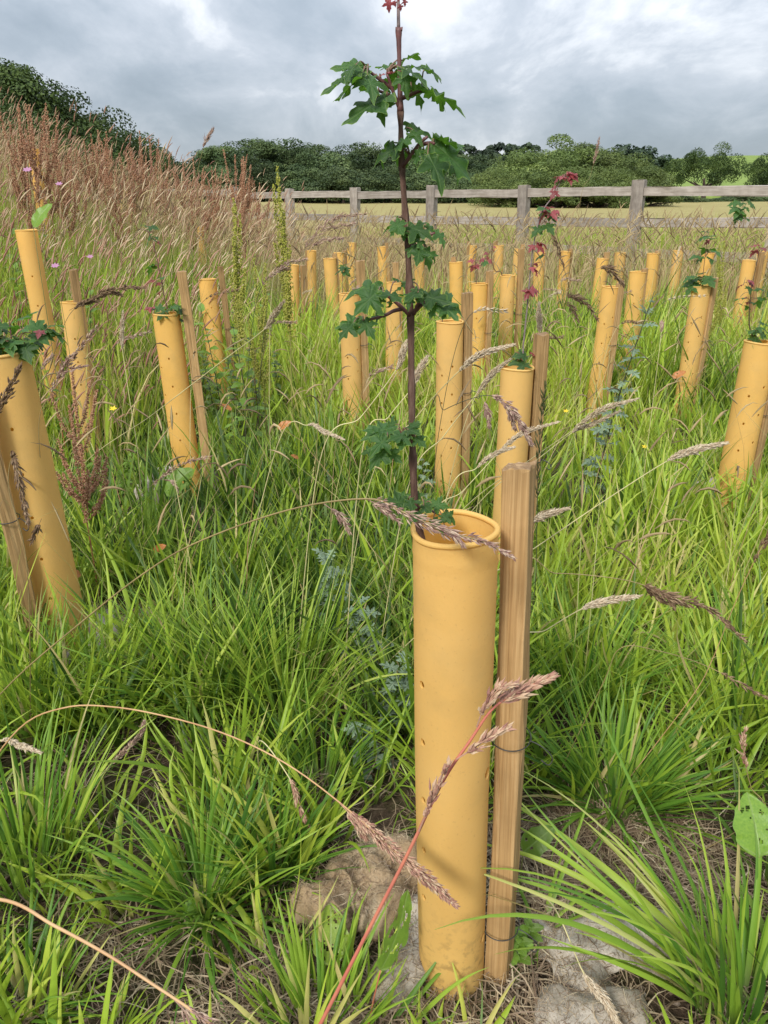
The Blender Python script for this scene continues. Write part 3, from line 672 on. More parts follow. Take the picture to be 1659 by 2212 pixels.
g15 = field_guard(57, 497, 3.05, 0.038, 0.02, 'tall looking amber guard standing up on the grassy bank among pink flowers', None, seed=37)
g16 = field_guard(71, 322, 5.6, 0.038, 0.0, 'topmost guard on the bank, half buried in tan plumes below the wood', None, seed=38)
GF = 'small guards in the far rows before the rail fence'
far_px = [(672, 541), (712, 558), (733, 545), (760, 524), (825, 533), (985, 566), (1020, 530), (1122, 538), (1166, 545), (1221, 543), (1303, 558), (1340, 545), (1411, 547), (1465, 541), (1530, 547), (1648, 543), (905, 534), (430, 490), (262, 410), (1078, 530), (1700, 560)]
for i, (u, v) in enumerate(far_px):
    field_guard(u, v, None, 0.038, random.uniform(-0.03, 0.03), 'small far tree guard standing in the rows just before the rail fence', (u + random.choice((-1, 1)) * random.uniform(6, 11), v - random.uniform(0, 14), random.uniform(-0.02, 0.03)), GF, 60 + i, slabel='thin stake beside a small guard in the far rows', sgroup='stakes in the far rows', lod=0, h=0.6)

# ------------------------------------------------------------------ leaves and saplings
HALF = [(0, 0.0), (0.06, -0.03), (0.16, -0.07), (0.27, -0.06), (0.31, 0.0), (0.27, 0.07), (0.25, 0.11), (0.20, 0.17), (0.30, 0.20), (0.37, 0.19), (0.43, 0.255), (0.52, 0.30), (0.62, 0.39), (0.53, 0.42), (0.47, 0.475), (0.38, 0.455), (0.28, 0.46), (0.18, 0.475), (0.20, 0.57), (0.255, 0.645), (0.22, 0.71), (0.135, 0.755), (0.11, 0.83), (0.05, 0.92), (0, 1.0)]
def leaf_mesh(name, half, seed, cup=0.25, droop=0.35, fold=0.15, ripple=0.03, c0=0.33, sub=2, rings=(1.0, 0.93, 0.78, 0.58, 0.36, 0.16)):
    rr = random.Random(seed)
    pts = [Vector((x * rr.uniform(0.92, 1.08), y + rr.uniform(-0.015, 0.015), 0)) for x, y in half]; pts[0].x = pts[-1].x = 0
    lpts = [Vector((-p.x * rr.uniform(0.9, 1.1), p.y + rr.uniform(-0.015, 0.015), 0)) for p in pts[-2:0:-1]]
    loop = pts + lpts; n = len(loop); dense = []
    for i in range(n):
        for s in range(sub):
            f = s / sub; a, b, c, d = loop[i - 1], loop[i], loop[(i + 1) % n], loop[(i + 2) % n]
            cm = 0.5 * (2 * b + (c - a) * f + (2 * a - 5 * b + 4 * c - d) * f * f + (3 * b - 3 * c + d - a) * f ** 3)
            dense.append(b.lerp(c, f) * 0.35 + cm * 0.65)
    m = len(dense); ctr = Vector((0, c0, 0)); V = []; lc = []
    ph = rr.uniform(0, 6); tw = rr.uniform(-0.12, 0.12)
    for s in rings:
        for p in dense:
            q = ctr + (p - ctr) * s; V.append(q); lc.append((q.x, q.y, s))
    V.append(ctr.copy()); lc.append((0, c0, 0))
    out = []
    for (x, y, _), r in zip([(v.x, v.y, 0) for v in V], [l[2] for l in lc]):
        z = -droop * max(0, y - 0.1) ** 2 - cup * x * x + fold * abs(x) * (1 - 0.6 * abs(x)) + ripple * math.sin(9 * math.atan2(x, y - c0) + ph) * r * r + tw * x * y
        out.append((x, y * (1 - 0.12 * droop * y), z))
    Q = []; R = len(rings)
    for k in range(R - 1):
        for i in range(m): Q.append((k * m + i, k * m + (i + 1) % m, (k + 1) * m + (i + 1) % m, (k + 1) * m + i))
    T = [((R - 1) * m + i, (R - 1) * m + (i + 1) % m, R * m) for i in range(m)]
    me = mesh_np(name, out, Q, T, {'lc': np.array(lc)}); return me
LEAVES = [leaf_mesh('leaf', HALF, 10 + i, 0.2 + 0.15 * (i % 3), 0.15 + 0.12 * (i % 4), 0.10 + 0.06 * (i % 3), 0.05) for i in range(8)]
for m_ in LEAVES: m_.materials.append(M_LEAF)
LEAVESRED = [leaf_mesh('leaf', HALF, 40 + i, 0.3, 0.6, 0.2, 0.04) for i in range(3)]
for m_ in LEAVESRED: m_.materials.append(M_LEAFRED)
SMALL = [leaf_mesh('leaf', HALF, 60 + i, 0.3, 0.5, 0.15, 0.03, sub=1, rings=(1.0, 0.9, 0.5)) for i in range(4)]
for m_ in SMALL: m_.materials.append(M_LEAF)
SMALLRED = [leaf_mesh('leaf', HALF, 70 + i, 0.3, 0.6, 0.2, 0.04, sub=1, rings=(1.0, 0.9, 0.5)) for i in range(3)]
for m_ in SMALLRED: m_.materials.append(M_LEAFRED)
def leaf_obj(parent, base, tip, up, meshes, rnd=random, widen=1.0):
    base = Vector(base); tip = Vector(tip); yv = tip - base; L = yv.length; yv.normalize()
    zv = Vector(up); zv = (zv - yv * zv.dot(yv)).normalized(); xv = yv.cross(zv)
    M = Matrix((xv * widen, yv, zv)).transposed().to_4x4()
    M = Matrix.Translation(base) @ M @ Matrix.Diagonal((L, L, L, 1))
    return put('leaf', rnd.choice(meshes), None, parent, mtx=M)
def twig(parent, name, pts, r0, r1, mat, n=10, k=6):
    V, Q, T = sweep(catmull(pts, n), np.linspace(r0, r1, n + 1), k); return put(name, mesh_np(name, V, Q, T), mat, parent)

YT = 0.662
tr_px = [(931, 1330, 0.0), (915, 1190, -0.006), (897, 1090, -0.004), (891, 960, 0), (889, 830, 0.002), (887, 690, 0.002), (884, 610, 0), (880, 520, -.002), (873, 430, 0), (867, 330, 0.002), (865, 240, 0), (862.5, 130, 0), (861, 60, 0)]
TP = [at(u, v, YT + d) for u, v, d in tr_px]
sap = thing('maple_sapling', 'tall maple sapling with tiers of lobed dark leaves rising from the large amber guard', 'sapling', (TP[0].x, TP[0].y, 0.02))
TP0 = [Vector((0.078, 0.672, 0.0))] + TP
C = catmull(TP0, 110); k_ = np.linspace(0, 1, 111); R_ = 0.0038 * (1 - k_) + 0.0016 * k_
R_ = R_ * (1 + 0.05 * np.sin(k_ * 160) + 0.05 * np.sin(k_ * 73 + 1))
for u, v, d in [(889, 840, 0), (887, 690, 0), (884, 625, 0), (866, 360, 0), (866, 240, 0), (893, 990, 0), (862.5, 66, 0), (876, 470, 0)]:
    p = np.array(at(u, v, YT)); dd = np.linalg.norm(C - p, axis=1); R_ += 0.0010 * np.exp(-(dd / 0.006) ** 2)
ia = int(np.argmin(np.linalg.norm(C - np.array(at(866, 245, YT)), axis=1)))
V, Q, T = sweep(C[:ia + 1], R_[:ia + 1], 12); put('trunk', mesh_np('trunk', V, Q, T), M_BARK, sap)
V, Q, T = sweep(C[ia:], R_[ia:], 10); put('leader', mesh_np('leader', V, Q, T), M_TWIG, sap)
ptop = [at(861, 62, YT), at(860.5, 20, YT), at(860, -40, YT)]
twig(sap, 'young_shoot', ptop, 0.0014, 0.0012, M_TWIGGREY, 8, 8)
for s in (-1, 1):
    twig(sap, 'bud', [at(862 + 4 * s, 66, YT - 0.001), at(862 + 7 * s, 58, YT - 0.001)], 0.0012, 0.0004, M_TWIG, 3, 6)
def z1(x, y): return (663.6 + x * 0.25, y * 0.25)
def z2(x, y): return (680.2 + x * 0.25, 431.3 + y * 0.25)
def z3(x, y): return (705.1 + x * 0.30, 829.5 + y * 0.30)
rl = random.Random(4)
def cluster(zf, node, rows, branch=(), mats=LEAVES, tilt=0.18):
    npx = zf(*node); nd = at(*npx, YT)
    for pts in branch:
        n_ = len(pts); twig(sap, 'branch', [at(*zf(*p), YT - 0.004 * i) for i, p in enumerate(pts)], 0.0018, 0.0011, M_TWIG, 8)
    for row in rows:
        (bx, by), (tx, ty), dy = row[:3]; red = len(row) > 3
        yb = YT + dy * 0.5; yt = YT + dy
        b = at(*zf(bx, by), yb); t_ = at(*zf(tx, ty), yt)
        side = 1 if tx > bx else -1
        up = Vector((rl.uniform(-0.25, 0.25), -tilt + rl.uniform(-0.5, 0.4), 0.75 + rl.uniform(-0.2, 0.3)))
        leaf_obj(sap, b, t_, up, LEAVESRED if red else mats, rl, rl.uniform(0.72, 0.95))
        src = min([nd] + [at(*zf(*p), YT) for pts in branch for p in pts[1:]], key=lambda q: (q - b).length)
        if (src - b).length > 0.003:
            mid = (src + b) * 0.5 + Vector((0, 0, 0.004)); twig(sap, 'petiole', [src, mid, b], 0.0007, 0.0005, M_PETIOLE, 5, 5)
cluster(z1, (795, 900), [((530, 600), (195, 530), -0.01), ((770, 575), (575, 560), 0.02), ((480, 640), (85, 740), -0.02), ((470, 680), (195, 865), -0.035), ((520, 660), (595, 845), -0.04), ((420, 560), (300, 690), -0.03), ((690, 830), (270, 1060), -0.03), ((610, 840), (660, 1045), -0.025), ((430, 590), (250, 590), 0.03), ((560, 700), (440, 790), 0.03),
    ((830, 590), (1170, 530), 0.0), ((830, 520), (960, 440), 0.03), ((830, 600), (1070, 690), -0.03), ((1010, 600), (1210, 630), 0.02), ((990, 780), (1420, 910), -0.015), ((890, 690), (1040, 965), 0.01), ((835, 620), (860, 825), -0.02), ((1010, 770), (1235, 850), 0.03), ((640, 700), (720, 810), 0.03), ((740, 620), (760, 830), 0.03),
    ((690, 650), (640, 620), -0.01, 1), ((710, 640), (700, 590), -0.012, 1), ((730, 640), (760, 600), 0.0, 1)], [[(795, 930), (745, 800), (690, 640)], [(815, 850), (900, 815), (985, 780)], [(750, 850), (690, 815), (620, 785)], [(740, 770), (620, 680), (520, 605)]])
cluster(z1, (830, 1440), [((890, 1180), (710, 1285), -0.02), ((840, 1250), (525, 1365), -0.01), ((700, 1230), (580, 1425), 0.01), ((890, 1140), (1005, 1220), -0.02), ((850, 1100), (1115, 1150), 0.01), ((1100, 1190), (1380, 1275), -0.01), ((1085, 1250), (1505, 1515), -0.01), ((1040, 1340), (1225, 1615), -0.035), ((1060, 1370), (1045, 1480), -0.01), ((1180, 1310), (1410, 1530), 0.015), ((960, 1290), (930, 1440), -0.02), ((850, 1310), (885, 1465), 0.01), ((1010, 1300), (940, 1310), -0.01), ((790, 1300), (780, 1410), 0.02), ((1040, 1190), (1000, 1170), 0, 1)], [[(825, 1440), (890, 1350), (970, 1240), (1040, 1180)], [(970, 1250), (1060, 1235), (1100, 1240)]])
cluster(z2, (790, 200), [((775, 190), (555, 212), 0.0), ((690, 185), (770, 305), -0.03), ((720, 225), (635, 325), 0.0), ((800, 240), (1035, 275), -0.025), ((1040, 265), (1160, 385), -0.02), ((960, 220), (1070, 310), -0.005), ((850, 255), (910, 340), -0.02), ((870, 330), (955, 415), -0.025), ((870, 390), (785, 465), -0.02), ((905, 410), (885, 565), -0.035), ((955, 420), (1010, 590), -0.02), ((975, 430), (1075, 540), 0.01), ((760, 250), (775, 360), -0.01), ((740, 150), (720, 130), 0.02)], [[(795, 330), (850, 300), (930, 320), (1040, 285)], [(800, 420), (850, 390), (900, 400)]])
cluster(z2, (830, 1000), [((575, 760), (240, 745), -0.01), ((550, 790), (315, 985), -0.03), ((540, 800), (370, 830), 0.02), ((560, 830), (520, 955), -0.02), ((785, 740), (665, 775), 0.02), ((845, 710), (725, 705), 0.02), ((700, 700), (800, 690), 0.03), ((590, 800), (775, 860), -0.04), ((890, 800), (770, 875), -0.035), ((830, 780), (995, 790), 0.02), ((850, 770), (945, 865), -0.025), ((920, 830), (1210, 885), -0.02), ((1040, 860), (1325, 935), -0.01), ((1090, 900), (1255, 1035), -0.02), ((1050, 905), (985, 1025), -0.02), ((650, 890), (660, 955), 0.01), ((590, 1000), (440, 1010), 0.0), ((410, 1050), (160, 1110), -0.015), ((330, 1070), (190, 1205), -0.03), ((420, 1045), (515, 1185), -0.03), ((700, 860), (620, 880), 0.02), ((1060, 820), (1210, 840), 0.03), ((830, 850), (790, 940), -0.02)], [[(820, 1000), (740, 920), (640, 840), (580, 800)], [(855, 990), (890, 900), (920, 840)], [(870, 960), (940, 900), (1040, 905)], [(770, 940), (680, 960), (600, 1000), (410, 1050)], [(870, 930), (980, 870), (1040, 850)]], tilt=0.5)
cluster(z3, (620, 400), [((570, 330), (695, 265), -0.02), ((590, 330), (675, 350), -0.03), ((640, 380), (715, 445), -0.03), ((500, 340), (215, 312), -0.01), ((430, 370), (250, 370), -0.02), ((440, 385), (310, 495), -0.035), ((430, 460), (290, 605), -0.03), ((440, 470), (555, 575), -0.02), ((330, 470), (240, 500), 0.0), ((590, 370), (435, 395), -0.04), ((560, 390), (530, 455), -0.04), ((500, 290), (390, 280), 0.02), ((600, 350), (560, 300), 0.02)], [[(615, 400), (540, 360), (440, 370)]], tilt=0.7)
cluster(z3, (650, 900), [((580, 850), (390, 845), -0.02), ((560, 830), (480, 770), 0.01), ((600, 830), (625, 915), -0.04), ((640, 810), (710, 785), 0.0), ((690, 930), (615, 985), -0.035), ((760, 860), (895, 885), -0.01), ((700, 870), (755, 925), -0.03), ((850, 920), (950, 1005), -0.01), ((770, 970), (840, 1065), -0.03), ((830, 940), (900, 1000), -0.02), ((700, 840), (790, 880), 0.0), ((620, 820), (560, 780), 0.01), ((860, 1040), (830, 1100), -0.01)], [[(650, 900), (700, 880), (790, 930)], [(640, 880), (590, 850)]], tilt=0.7)
for (a, b, c, d, dy) in [(700, 0, 715, 112, -0.01), (800, 40, 815, 100, -0.012), (750, 10, 770, 62, 0.0), (690, -20, 672, 20, 0.0), (840, 0, 850, 60, 0.005), (780, -60, 860, -10, -0.01), (760, -60, 690, -90, 0.0)]:
    leaf_obj(sap, at(*z1(a, b), YT + dy), at(*z1(c, d), YT + dy), (0.1, -1, 0.3), LEAVESRED, rl)

# other saplings
def small_sapling(label, stem_px, Y, groups, r0=0.002, stem_mat=M_TWIG, seed=0, lsize=0.035):
    """stem through pixels at distance Y; groups: (u, v, number of leaves, spread in m, red share)"""
    rr = random.Random(seed); P = [at(u, v, Y) for u, v in stem_px]
    b = P[0] - Vector((0, 0, 0.25)); t = thing('maple_sapling', label, 'sapling', b)
    twig(t, 'stem', [b] + P, r0, r0 * 0.45, stem_mat, 20, 6)
    for (u, v, n, spd, red) in groups:
        c = at(u, v, Y)
        for i in range(n):
            a = rr.uniform(0, 2 * PI); el = rr.uniform(-0.55, 0.35); d = Vector((math.cos(a) * math.cos(el), math.sin(a) * math.cos(el), math.sin(el)))
            bb = c + d * spd * rr.uniform(0.15, 0.55) + Vector((0, 0, rr.uniform(-.4, .4) * spd)); L = lsize * rr.uniform(0.6, 1.15)
            up = Vector((rr.uniform(-.4, .4), rr.uniform(-.9, .1), 0.9))
            isr = rr.random() < red
            leaf_obj(t, bb, bb + d * L * (0.7 if isr else 1), up, SMALLRED if isr else SMALL, rr)
            twig(t, 'petiole', [c, (c + bb) / 2 + Vector((0, 0, .003)), bb], 0.0006, 0.0005, M_PETIOLE, 3, 4)
    return t
small_sapling('mass of dark maple leaves spilling over the broad guard beside the felt scrap', [(20, 790), (25, 740), (20, 690)], 1.42, [(20, 735, 16, 0.055, 0.0), (50, 720, 12, 0.05, 0.05), (-30, 720, 8, 0.05, 0), (95, 720, 4, 0.03, 0.6)], seed=1, lsize=0.045)
small_sapling('thin dark sapling with few pale and red leaves above the dotted guard beside felt', [(365, 690), (355, 640), (345, 585), (332, 530), (318, 495)], 2.32, [(372, 668, 12, 0.05, 0.0), (330, 665, 3, 0.03, 0.7), (352, 612, 5, 0.05, 0.3), (342, 575, 3, 0.04, 0.1), (330, 515, 4, 0.03, 0.2), (318, 490, 2, 0.02, 0.6)], seed=2, lsize=0.04)
small_sapling('slender sapling with dark red crown leaves rising higher than the fence rail', [(1127, 805), (1131, 740), (1136, 690), (1141, 640), (1148, 560), (1158, 500), (1172, 455), (1190, 430), (1212, 390), (1222, 378)], 1.62, [(1222, 378, 9, 0.022, 1.0), (1205, 410, 2, 0.012, 1.0), (1188, 455, 8, 0.022, 0.75), (1175, 480, 3, 0.022, 0.1), (1157, 525, 3, 0.008, 1.0), (1148, 575, 4, 0.012, 0.9), (1178, 553, 1, 0.02, 0.0), (1143, 625, 3, 0.008, 1.0), (1140, 775, 7, 0.028, 0.25), (1118, 768, 3, 0.012, 1.0)], 0.0022, M_TWIGGREY, 3, 0.034)
small_sapling('dark twiggy sapling over the guard with two columns of dots', [(1625, 760), (1618, 700), (1620, 650), (1628, 600), (1640, 540)], 2.09, [(1632, 712, 14, 0.035, 0.0), (1620, 650, 6, 0.035, 0.4), (1650, 630, 4, 0.03, 0.1), (1612, 610, 4, 0.02, 0.6), (1640, 535, 5, 0.018, 1.0)], 0.002, M_BARK, 4, 0.034)
small_sapling('bare young twig with one pair of leaves in the clean amber guard', [(955, 700), (955, 670), (954, 640)], 2.25, [(954, 640, 2, 0.01, 0)], seed=5, lsize=0.025)
small_sapling('small reddish shoot in the dotted guard between two stakes', [(1029, 615), (1028, 585), (1026, 560)], SAP[27][1].y, [(1027, 568, 5, 0.03, 1.0), (1050, 560, 4, 0.04, 0.9)], seed=6, lsize=0.05)
small_sapling('bent stem leaning sideways from the wide amber guard', [(1085, 598), (1070, 585), (1062, 560), (1064, 525)], SAP[26][1].y, [(1060, 540, 4, 0.04, 0.9), (1050, 562, 3, 0.03, 0.9)], 0.003, M_BARK, 7, 0.04)
small_sapling('drooping dark leaves crowning the pale buff guard among dock stalks', [(1515, 620), (1522, 560), (1530, 500)], SAP[35][1].y, [(1515, 600, 14, 0.06, 0), (1525, 545, 6, 0.05, 0), (1538, 510, 5, 0.04, 0.2)], seed=8, lsize=0.06)
small_sapling('dark leaved sapling on the far guard near a rail fence post', [(740, 600), (742, 575), (741, 560)], 4.2, [(741, 578, 8, 0.05, 0)], seed=9, lsize=0.05)
small_sapling('green topped sapling rising before the fence rail near the lone oak', [(1585, 560), (1600, 470), (1605, 430)], 5.0, [(1603, 440, 8, 0.08, 0), (1608, 470, 6, 0.06, 0)], seed=10, lsize=0.07)

# ------------------------------------------------------------------ flowering grass stalks in the foreground
def stalk(label, px, r0, r1, smat, hmat, h0, n, slen, swid, spread=0.5, rad=0.004, prof='spike', seed=0, side=(), nc=60, base=None, tip=0.9):
    """px: (u, v, Y) along the stalk, root first; h0: where the seed head starts (0..1); side: extra branches (pixel paths) with their own spikelets"""
    P = [at(*p) for p in px]
    if base is not None: P = [Vector((base[0], base[1], tz(*base) - 0.01))] + P
    C = catmull(P, nc); loc = Vector(C[0])
    t = thing('grass_stalk', label, 'grass stalk', loc)
    V, Q, T = sweep(C, np.linspace(r0, r1, nc + 1), 6); put('stem', mesh_np('stem', V, Q, T), smat, t)
    b = Bag(); rg = np.random.default_rng(seed)
    def head(C, n, k0, spread, rad, slen, swid):
        T_, A, B = frames(C); m = len(C)
        s = k0 + (1 - k0) * rg.random(n) ** 1.0; i = np.clip((s * (m - 1)).astype(int), 0, m - 2); f = s * (m - 1) - i
        p = C[i] * (1 - f)[:, None] + C[i + 1] * f[:, None]
        a = rg.random(n) * 2 * PI; R = A[i] * np.cos(a)[:, None] + B[i] * np.sin(a)[:, None]
        h = (s - k0) / (1 - k0)
        if prof == 'spike': pr = np.clip(np.sin(np.clip(h * 1.02, 0, 1) ** 0.7 * PI) * 1.0 + 0.15, 0.1, 1)
        else:
            w_ = 0.5 + 0.5 * np.sin(h * 22 + 1.7 * np.sin(h * 9)); pr = np.clip(np.sin(h ** 0.6 * PI) * (0.25 + 0.9 * w_), 0.08, 1)
        off = rad * pr * (0.2 + 0.8 * rg.random(n))
        D = T_[i] + R * (spread * (0.1 + 1.3 * rg.random(n)))[:, None] + rg.normal(0, 0.16, (n, 3))
        L = slen * (0.65 + 0.6 * rg.random(n)) * (0.6 + 0.4 * pr)
        V, T = spikelets(p + R * off[:, None] * 0.8 , D, L, swid * (0.7 + 0.6 * rg.random(n)))
        b.add(V, None, T, rnd=np.repeat(rg.random(n), 6))
    head(C, n, h0, spread, rad, slen, swid)
    for path in side:
        Cs = catmull([at(*p) for p in path], 24)
        V, Q, T = sweep(Cs, np.linspace(r1 * 0.9, r1 * 0.5, 25), 5); b.add(V, Q, T, rnd=np.full(len(V), 0.5))
        head(Cs, max(14, int(n * 0.35)), 0.2, spread * 0.9, rad * 0.7, slen, swid)
    put('seed_head', b.mesh('seed_head', False), hmat, t)['kind'] = 'stuff'
    return t
stalk('pink red stalk leaning across the large amber guard with an opening seed head', [(507, 2565, .47), (690, 2215, .475), (790, 2020, .485), (880, 1845, .495), (955, 1690, .50), (1015, 1600, .505), (1060, 1535, .51), (1110, 1498, .515), (1190, 1462, .52)], 0.0021, 0.0008, M_REDSTEM, M_SEEDRED, 0.80, 190, 0.0125, 0.0028, 0.32, 0.006, 'loose', 1,
      side=[[(985, 1640, .502), (1020, 1618, .50), (1060, 1590, .50), (1098, 1572, .50)], [(905, 1795, .495), (925, 1745, .49), (948, 1690, .49), (968, 1650, .49)], [(1030, 1570, .507), (1045, 1530, .505), (1075, 1490, .505), (1105, 1478, .505)]])
stalk('orange arching stalk whose rusty head lies across the foot of the large guard', [(-190, 1990, .86), (-60, 1720, .88), (40, 1575, .88), (140, 1528, .86), (250, 1527, .83), (380, 1552, .78), (500, 1590, .73), (620, 1650, .68), (740, 1738, .63), (860, 1845, .585), (930, 1905, .57), (985, 1956, .56)], 0.0013, 0.0007, M_ORSTEM, M_SEEDRED, 0.74, 700, 0.0075, 0.0017, 0.38, 0.0075, 'spike', 2, side=[[(735, 1735, .63), (770, 1775, .62), (790, 1810, .615)], [(760, 1755, .62), (800, 1790, .61), (835, 1830, .60)]])
stalk('thick straw coloured stalk slanting through the near grass', [(-420, 2140, .62), (-200, 1955, .62), (0, 1942, .60), (120, 2000, .575), (230, 2060, .55), (330, 2125, .53), (420, 2185, .515), (520, 2260, .50)], 0.0021, 0.0013, M_ORSTEM, M_SEEDPINK, 0.83, 110, 0.011, 0.0019, 0.35, 0.004, 'loose', 3, side=[[(370, 2150, .525), (400, 2185, .52), (420, 2230, .515)]])
stalk('long brown stalk whose purple head droops over the rim of the large guard', [(-150, 1700, 1.0), (0, 1500, .98), (190, 1332, .90), (330, 1225, .85), (440, 1165, .80), (620, 1102, .72), (790, 1077, .645), (870, 1105, .615), (960, 1148, .60), (1040, 1168, .59), (1108, 1203, .58)], 0.0012, 0.0006, M_BRSTEM, M_SEEDPINK, 0.62, 290, 0.0085, 0.0014, 0.45, 0.0065, 'loose', 4, side=[[(790, 1077, .645), (825, 1095, .64), (862, 1128, .635)], [(930, 1130, .60), (975, 1150, .595), (1000, 1178, .59)], [(700, 1088, .70), (735, 1115, .70), (755, 1148, .70)]])
# pale cream spikes
def pale(label, px, seed, n=300, rad=0.0045, base=None, mat=M_SEEDPALE, sm=M_PALESTEM, h0=None, slen=0.007, r=0.0010):
    stalk(label, px, r, r * 0.6, sm, mat, (len(px) - 2) / len(px), int(n * 1.7), slen * 1.15, 0.0017, 0.30, rad * 1.25, 'spike', seed, base=base)
pale('long cream grass spike pointing away from the stained guard, longest of the pale ones', [(1010, 1090, 1.5), (1120, 1010, 1.4), (1236, 930, 1.33), (1300, 885, 1.3), (1376, 861, 1.28)], 11, base=(0.0, 1.75), h0=0.78)
pale('thinner cream spike lying just under the longest pale spike', [(1040, 1080, 1.4), (1150, 1000, 1.36), (1235, 935, 1.34), (1280, 915, 1.32), (1338, 888, 1.3)], 12, base=(0.05, 1.7), h0=0.86, rad=0.003)
pale('pale spike on a long straw stem before the two dot column guard', [(1000, 1285, 1.1), (1145, 1190, 1.05), (1300, 1085, 1.02), (1440, 996, 1.0), (1500, 972, .99), (1567, 957, .98)], 13, base=(-0.05, 1.3), h0=0.81)
pale('cream spike held level over long grass beside the sawn stake', [(1100, 1410, .95), (1180, 1360, .94), (1256, 1315, .93), (1310, 1298, .93), (1382, 1287, .92)], 14, base=(0.17, 1.0), h0=0.72)
pale('cream spike curving over the stake of the bare twig guard', [(800, 1040, 1.3), (900, 900, 1.25), (990, 803, 1.2), (1040, 765, 1.19), (1108, 745, 1.18)], 15, base=(-0.1, 1.4), h0=0.76)
pale('short cream spike slanting beside the stained guard rim', [(880, 1060, 1.25), (960, 940, 1.24), (1030, 850, 1.22), (1062, 808, 1.21), (1100, 777, 1.2)], 16, base=(-0.02, 1.3), h0=0.78, rad=0.0035)
pale('cream spike crossing the stained guard below its rim', [(930, 1130, 1.3), (1000, 1060, 1.3), (1080, 975, 1.3), (1130, 935, 1.3), (1206, 911, 1.3)], 17, base=(0.04, 1.4), h0=0.72, rad=0.0032)
pale('small cream spike touching the stained guard just above the sawn stake', [(960, 1090, 1.2), (1030, 1010, 1.2), (1065, 982, 1.2), (1108, 966, 1.2)], 18, base=(0.05, 1.3), h0=0.78, rad=0.0028)
pale('tan plume tip slanting before the guard with the slanting rim', [(170, 1015, 1.9), (330, 895, 1.7), (480, 780, 1.6), (570, 712, 1.55), (592, 680, 1.53), (614, 650, 1.5)], 19, base=(-0.95, 1.95), h0=0.86, rad=0.006)
pale('upright pale spike standing alone between the broad and dotted guards', [(300, 1000, 1.75), (280, 860, 1.75), (265, 755, 1.75), (264, 715, 1.75), (266, 672, 1.75)], 20, base=(-0.62, 1.8), h0=0.74, rad=0.004)
pale('cream spike peeping out from behind the sawn stake', [(1040, 1190, 1.0), (1100, 1160, .99), (1145, 1130, .98), (1180, 1112, .97), (1226, 1098, .96)], 21, base=(0.1, 1.05), h0=0.62, rad=0.0035)
pale('cream spike leaning up against the lower maple stem', [(690, 1000, 1.2), (780, 900, 1.2), (855, 800, 1.2), (868, 765, 1.2), (878, 738, 1.2)], 22, base=(-0.18, 1.3), h0=0.82, rad=0.004)
pale('cream spike low behind the maple stem, tip toward bare twig guard', [(780, 990, 1.15), (840, 900, 1.15), (888, 840, 1.15), (905, 800, 1.15), (922, 772, 1.15)], 23, base=(-0.08, 1.25), h0=0.76, rad=0.0035)
pale('small straw spike beside the second lowest maple leaf tier', [(600, 960, 1.5), (664, 918, 1.45), (700, 932, 1.44), (742, 948, 1.42)], 24, base=(-0.35, 1.55), h0=0.62, rad=0.003)
pale('erect pale spike rising behind the rough orange stake', [(1168, 760, 1.7), (1166, 720, 1.7), (1165, 690, 1.7), (1164, 655, 1.7)], 25, base=(0.34, 1.72), h0=0.80, rad=0.006)
pale('thin straw spike low in the grass under the orange arching stalk', [(-80, 1660, .9), (0, 1600, .9), (45, 1610, .89), (85, 1624, .88)], 26, base=(-0.5, 0.9), h0=0.62, rad=0.003)
pale('straw spike lying in the grass at the foot of the stake by the grey felt', [(1190, 1950, .70), (1260, 2100, .62), (1300, 2150, .60), (1345, 2225, .58)], 27, base=(0.19, 0.8), h0=0.66, rad=0.0045)
pale('dry tan spike low in the grass inside the orange stalk arch', [(130, 1730, .95), (200, 1690, .93), (240, 1650, .92), (300, 1590, .91), (312, 1560, .91)], 28, base=(-0.42, .96), h0=0.7, rad=0.003, mat=M_SEEDPINK)
pale('tan hanging spike over bare soil between tussock and brown felt', [(560, 1600, .9), (625, 1680, .86), (645, 1740, .85), (668, 1790, .84)], 29, base=(-0.2, 1.0), h0=0.68, rad=0.003, mat=M_SEEDRED)
# dark drooping panicles
def droop(label, px, seed, base, mat=M_SEEDBR, sm=M_DKSTEM, n=120, side=(), h0=0.7, rad=0.006, slen=0.009, r=0.0007):
    stalk(label, px, r, r * 0.6, sm, mat, max(0.4, h0 - 0.09), int(n * 1.6), slen * 1.3, 0.0026, 0.4, rad * 1.2, 'loose', seed, side, 60, base)
droop('thin dark arching stem, its striped grey head hanging over the stained guard', [(920, 915, 1.2), (960, 885, 1.18), (1020, 860, 1.16), (1062, 855, 1.15), (1100, 880, 1.14), (1125, 915, 1.13), (1147, 958, 1.12)], 31, (-0.05, 1.3), M_SEEDPINK, M_DKSTEM, 200, [[(1090, 870, 1.14), (1104, 895, 1.14), (1112, 925, 1.14)], [(1040, 856, 1.15), (1052, 885, 1.15), (1056, 920, 1.15)]], 0.66)
droop('brown drooping panicle on a level stem starting behind the sawn stake', [(1120, 1245, .95), (1200, 1238, .93), (1300, 1245, .91), (1380, 1260, .90), (1450, 1290, .89), (1530, 1315, .88), (1608, 1382, .87)], 32, (0.2, 1.05), M_SEEDBR, M_BRSTEM, 170, [[(1380, 1258, .9), (1410, 1280, .9), (1435, 1300, .9)], [(1425, 1275, .89), (1445, 1290, .89), (1455, 1310, .89)]], 0.68)
droop('dark brown seed head hanging before the broad guard', [(60, 1240, 1.0), (20, 1060, 1.0), (28, 985, 1.0), (40, 1030, .99), (52, 1090, .98), (62, 1130, .97)], 33, (-0.62, 1.1), M_SEEDBR, M_BRSTEM, 110, [[(90, 1120, .98), (80, 1145, .98), (68, 1170, .98)]], 0.55, 0.005)
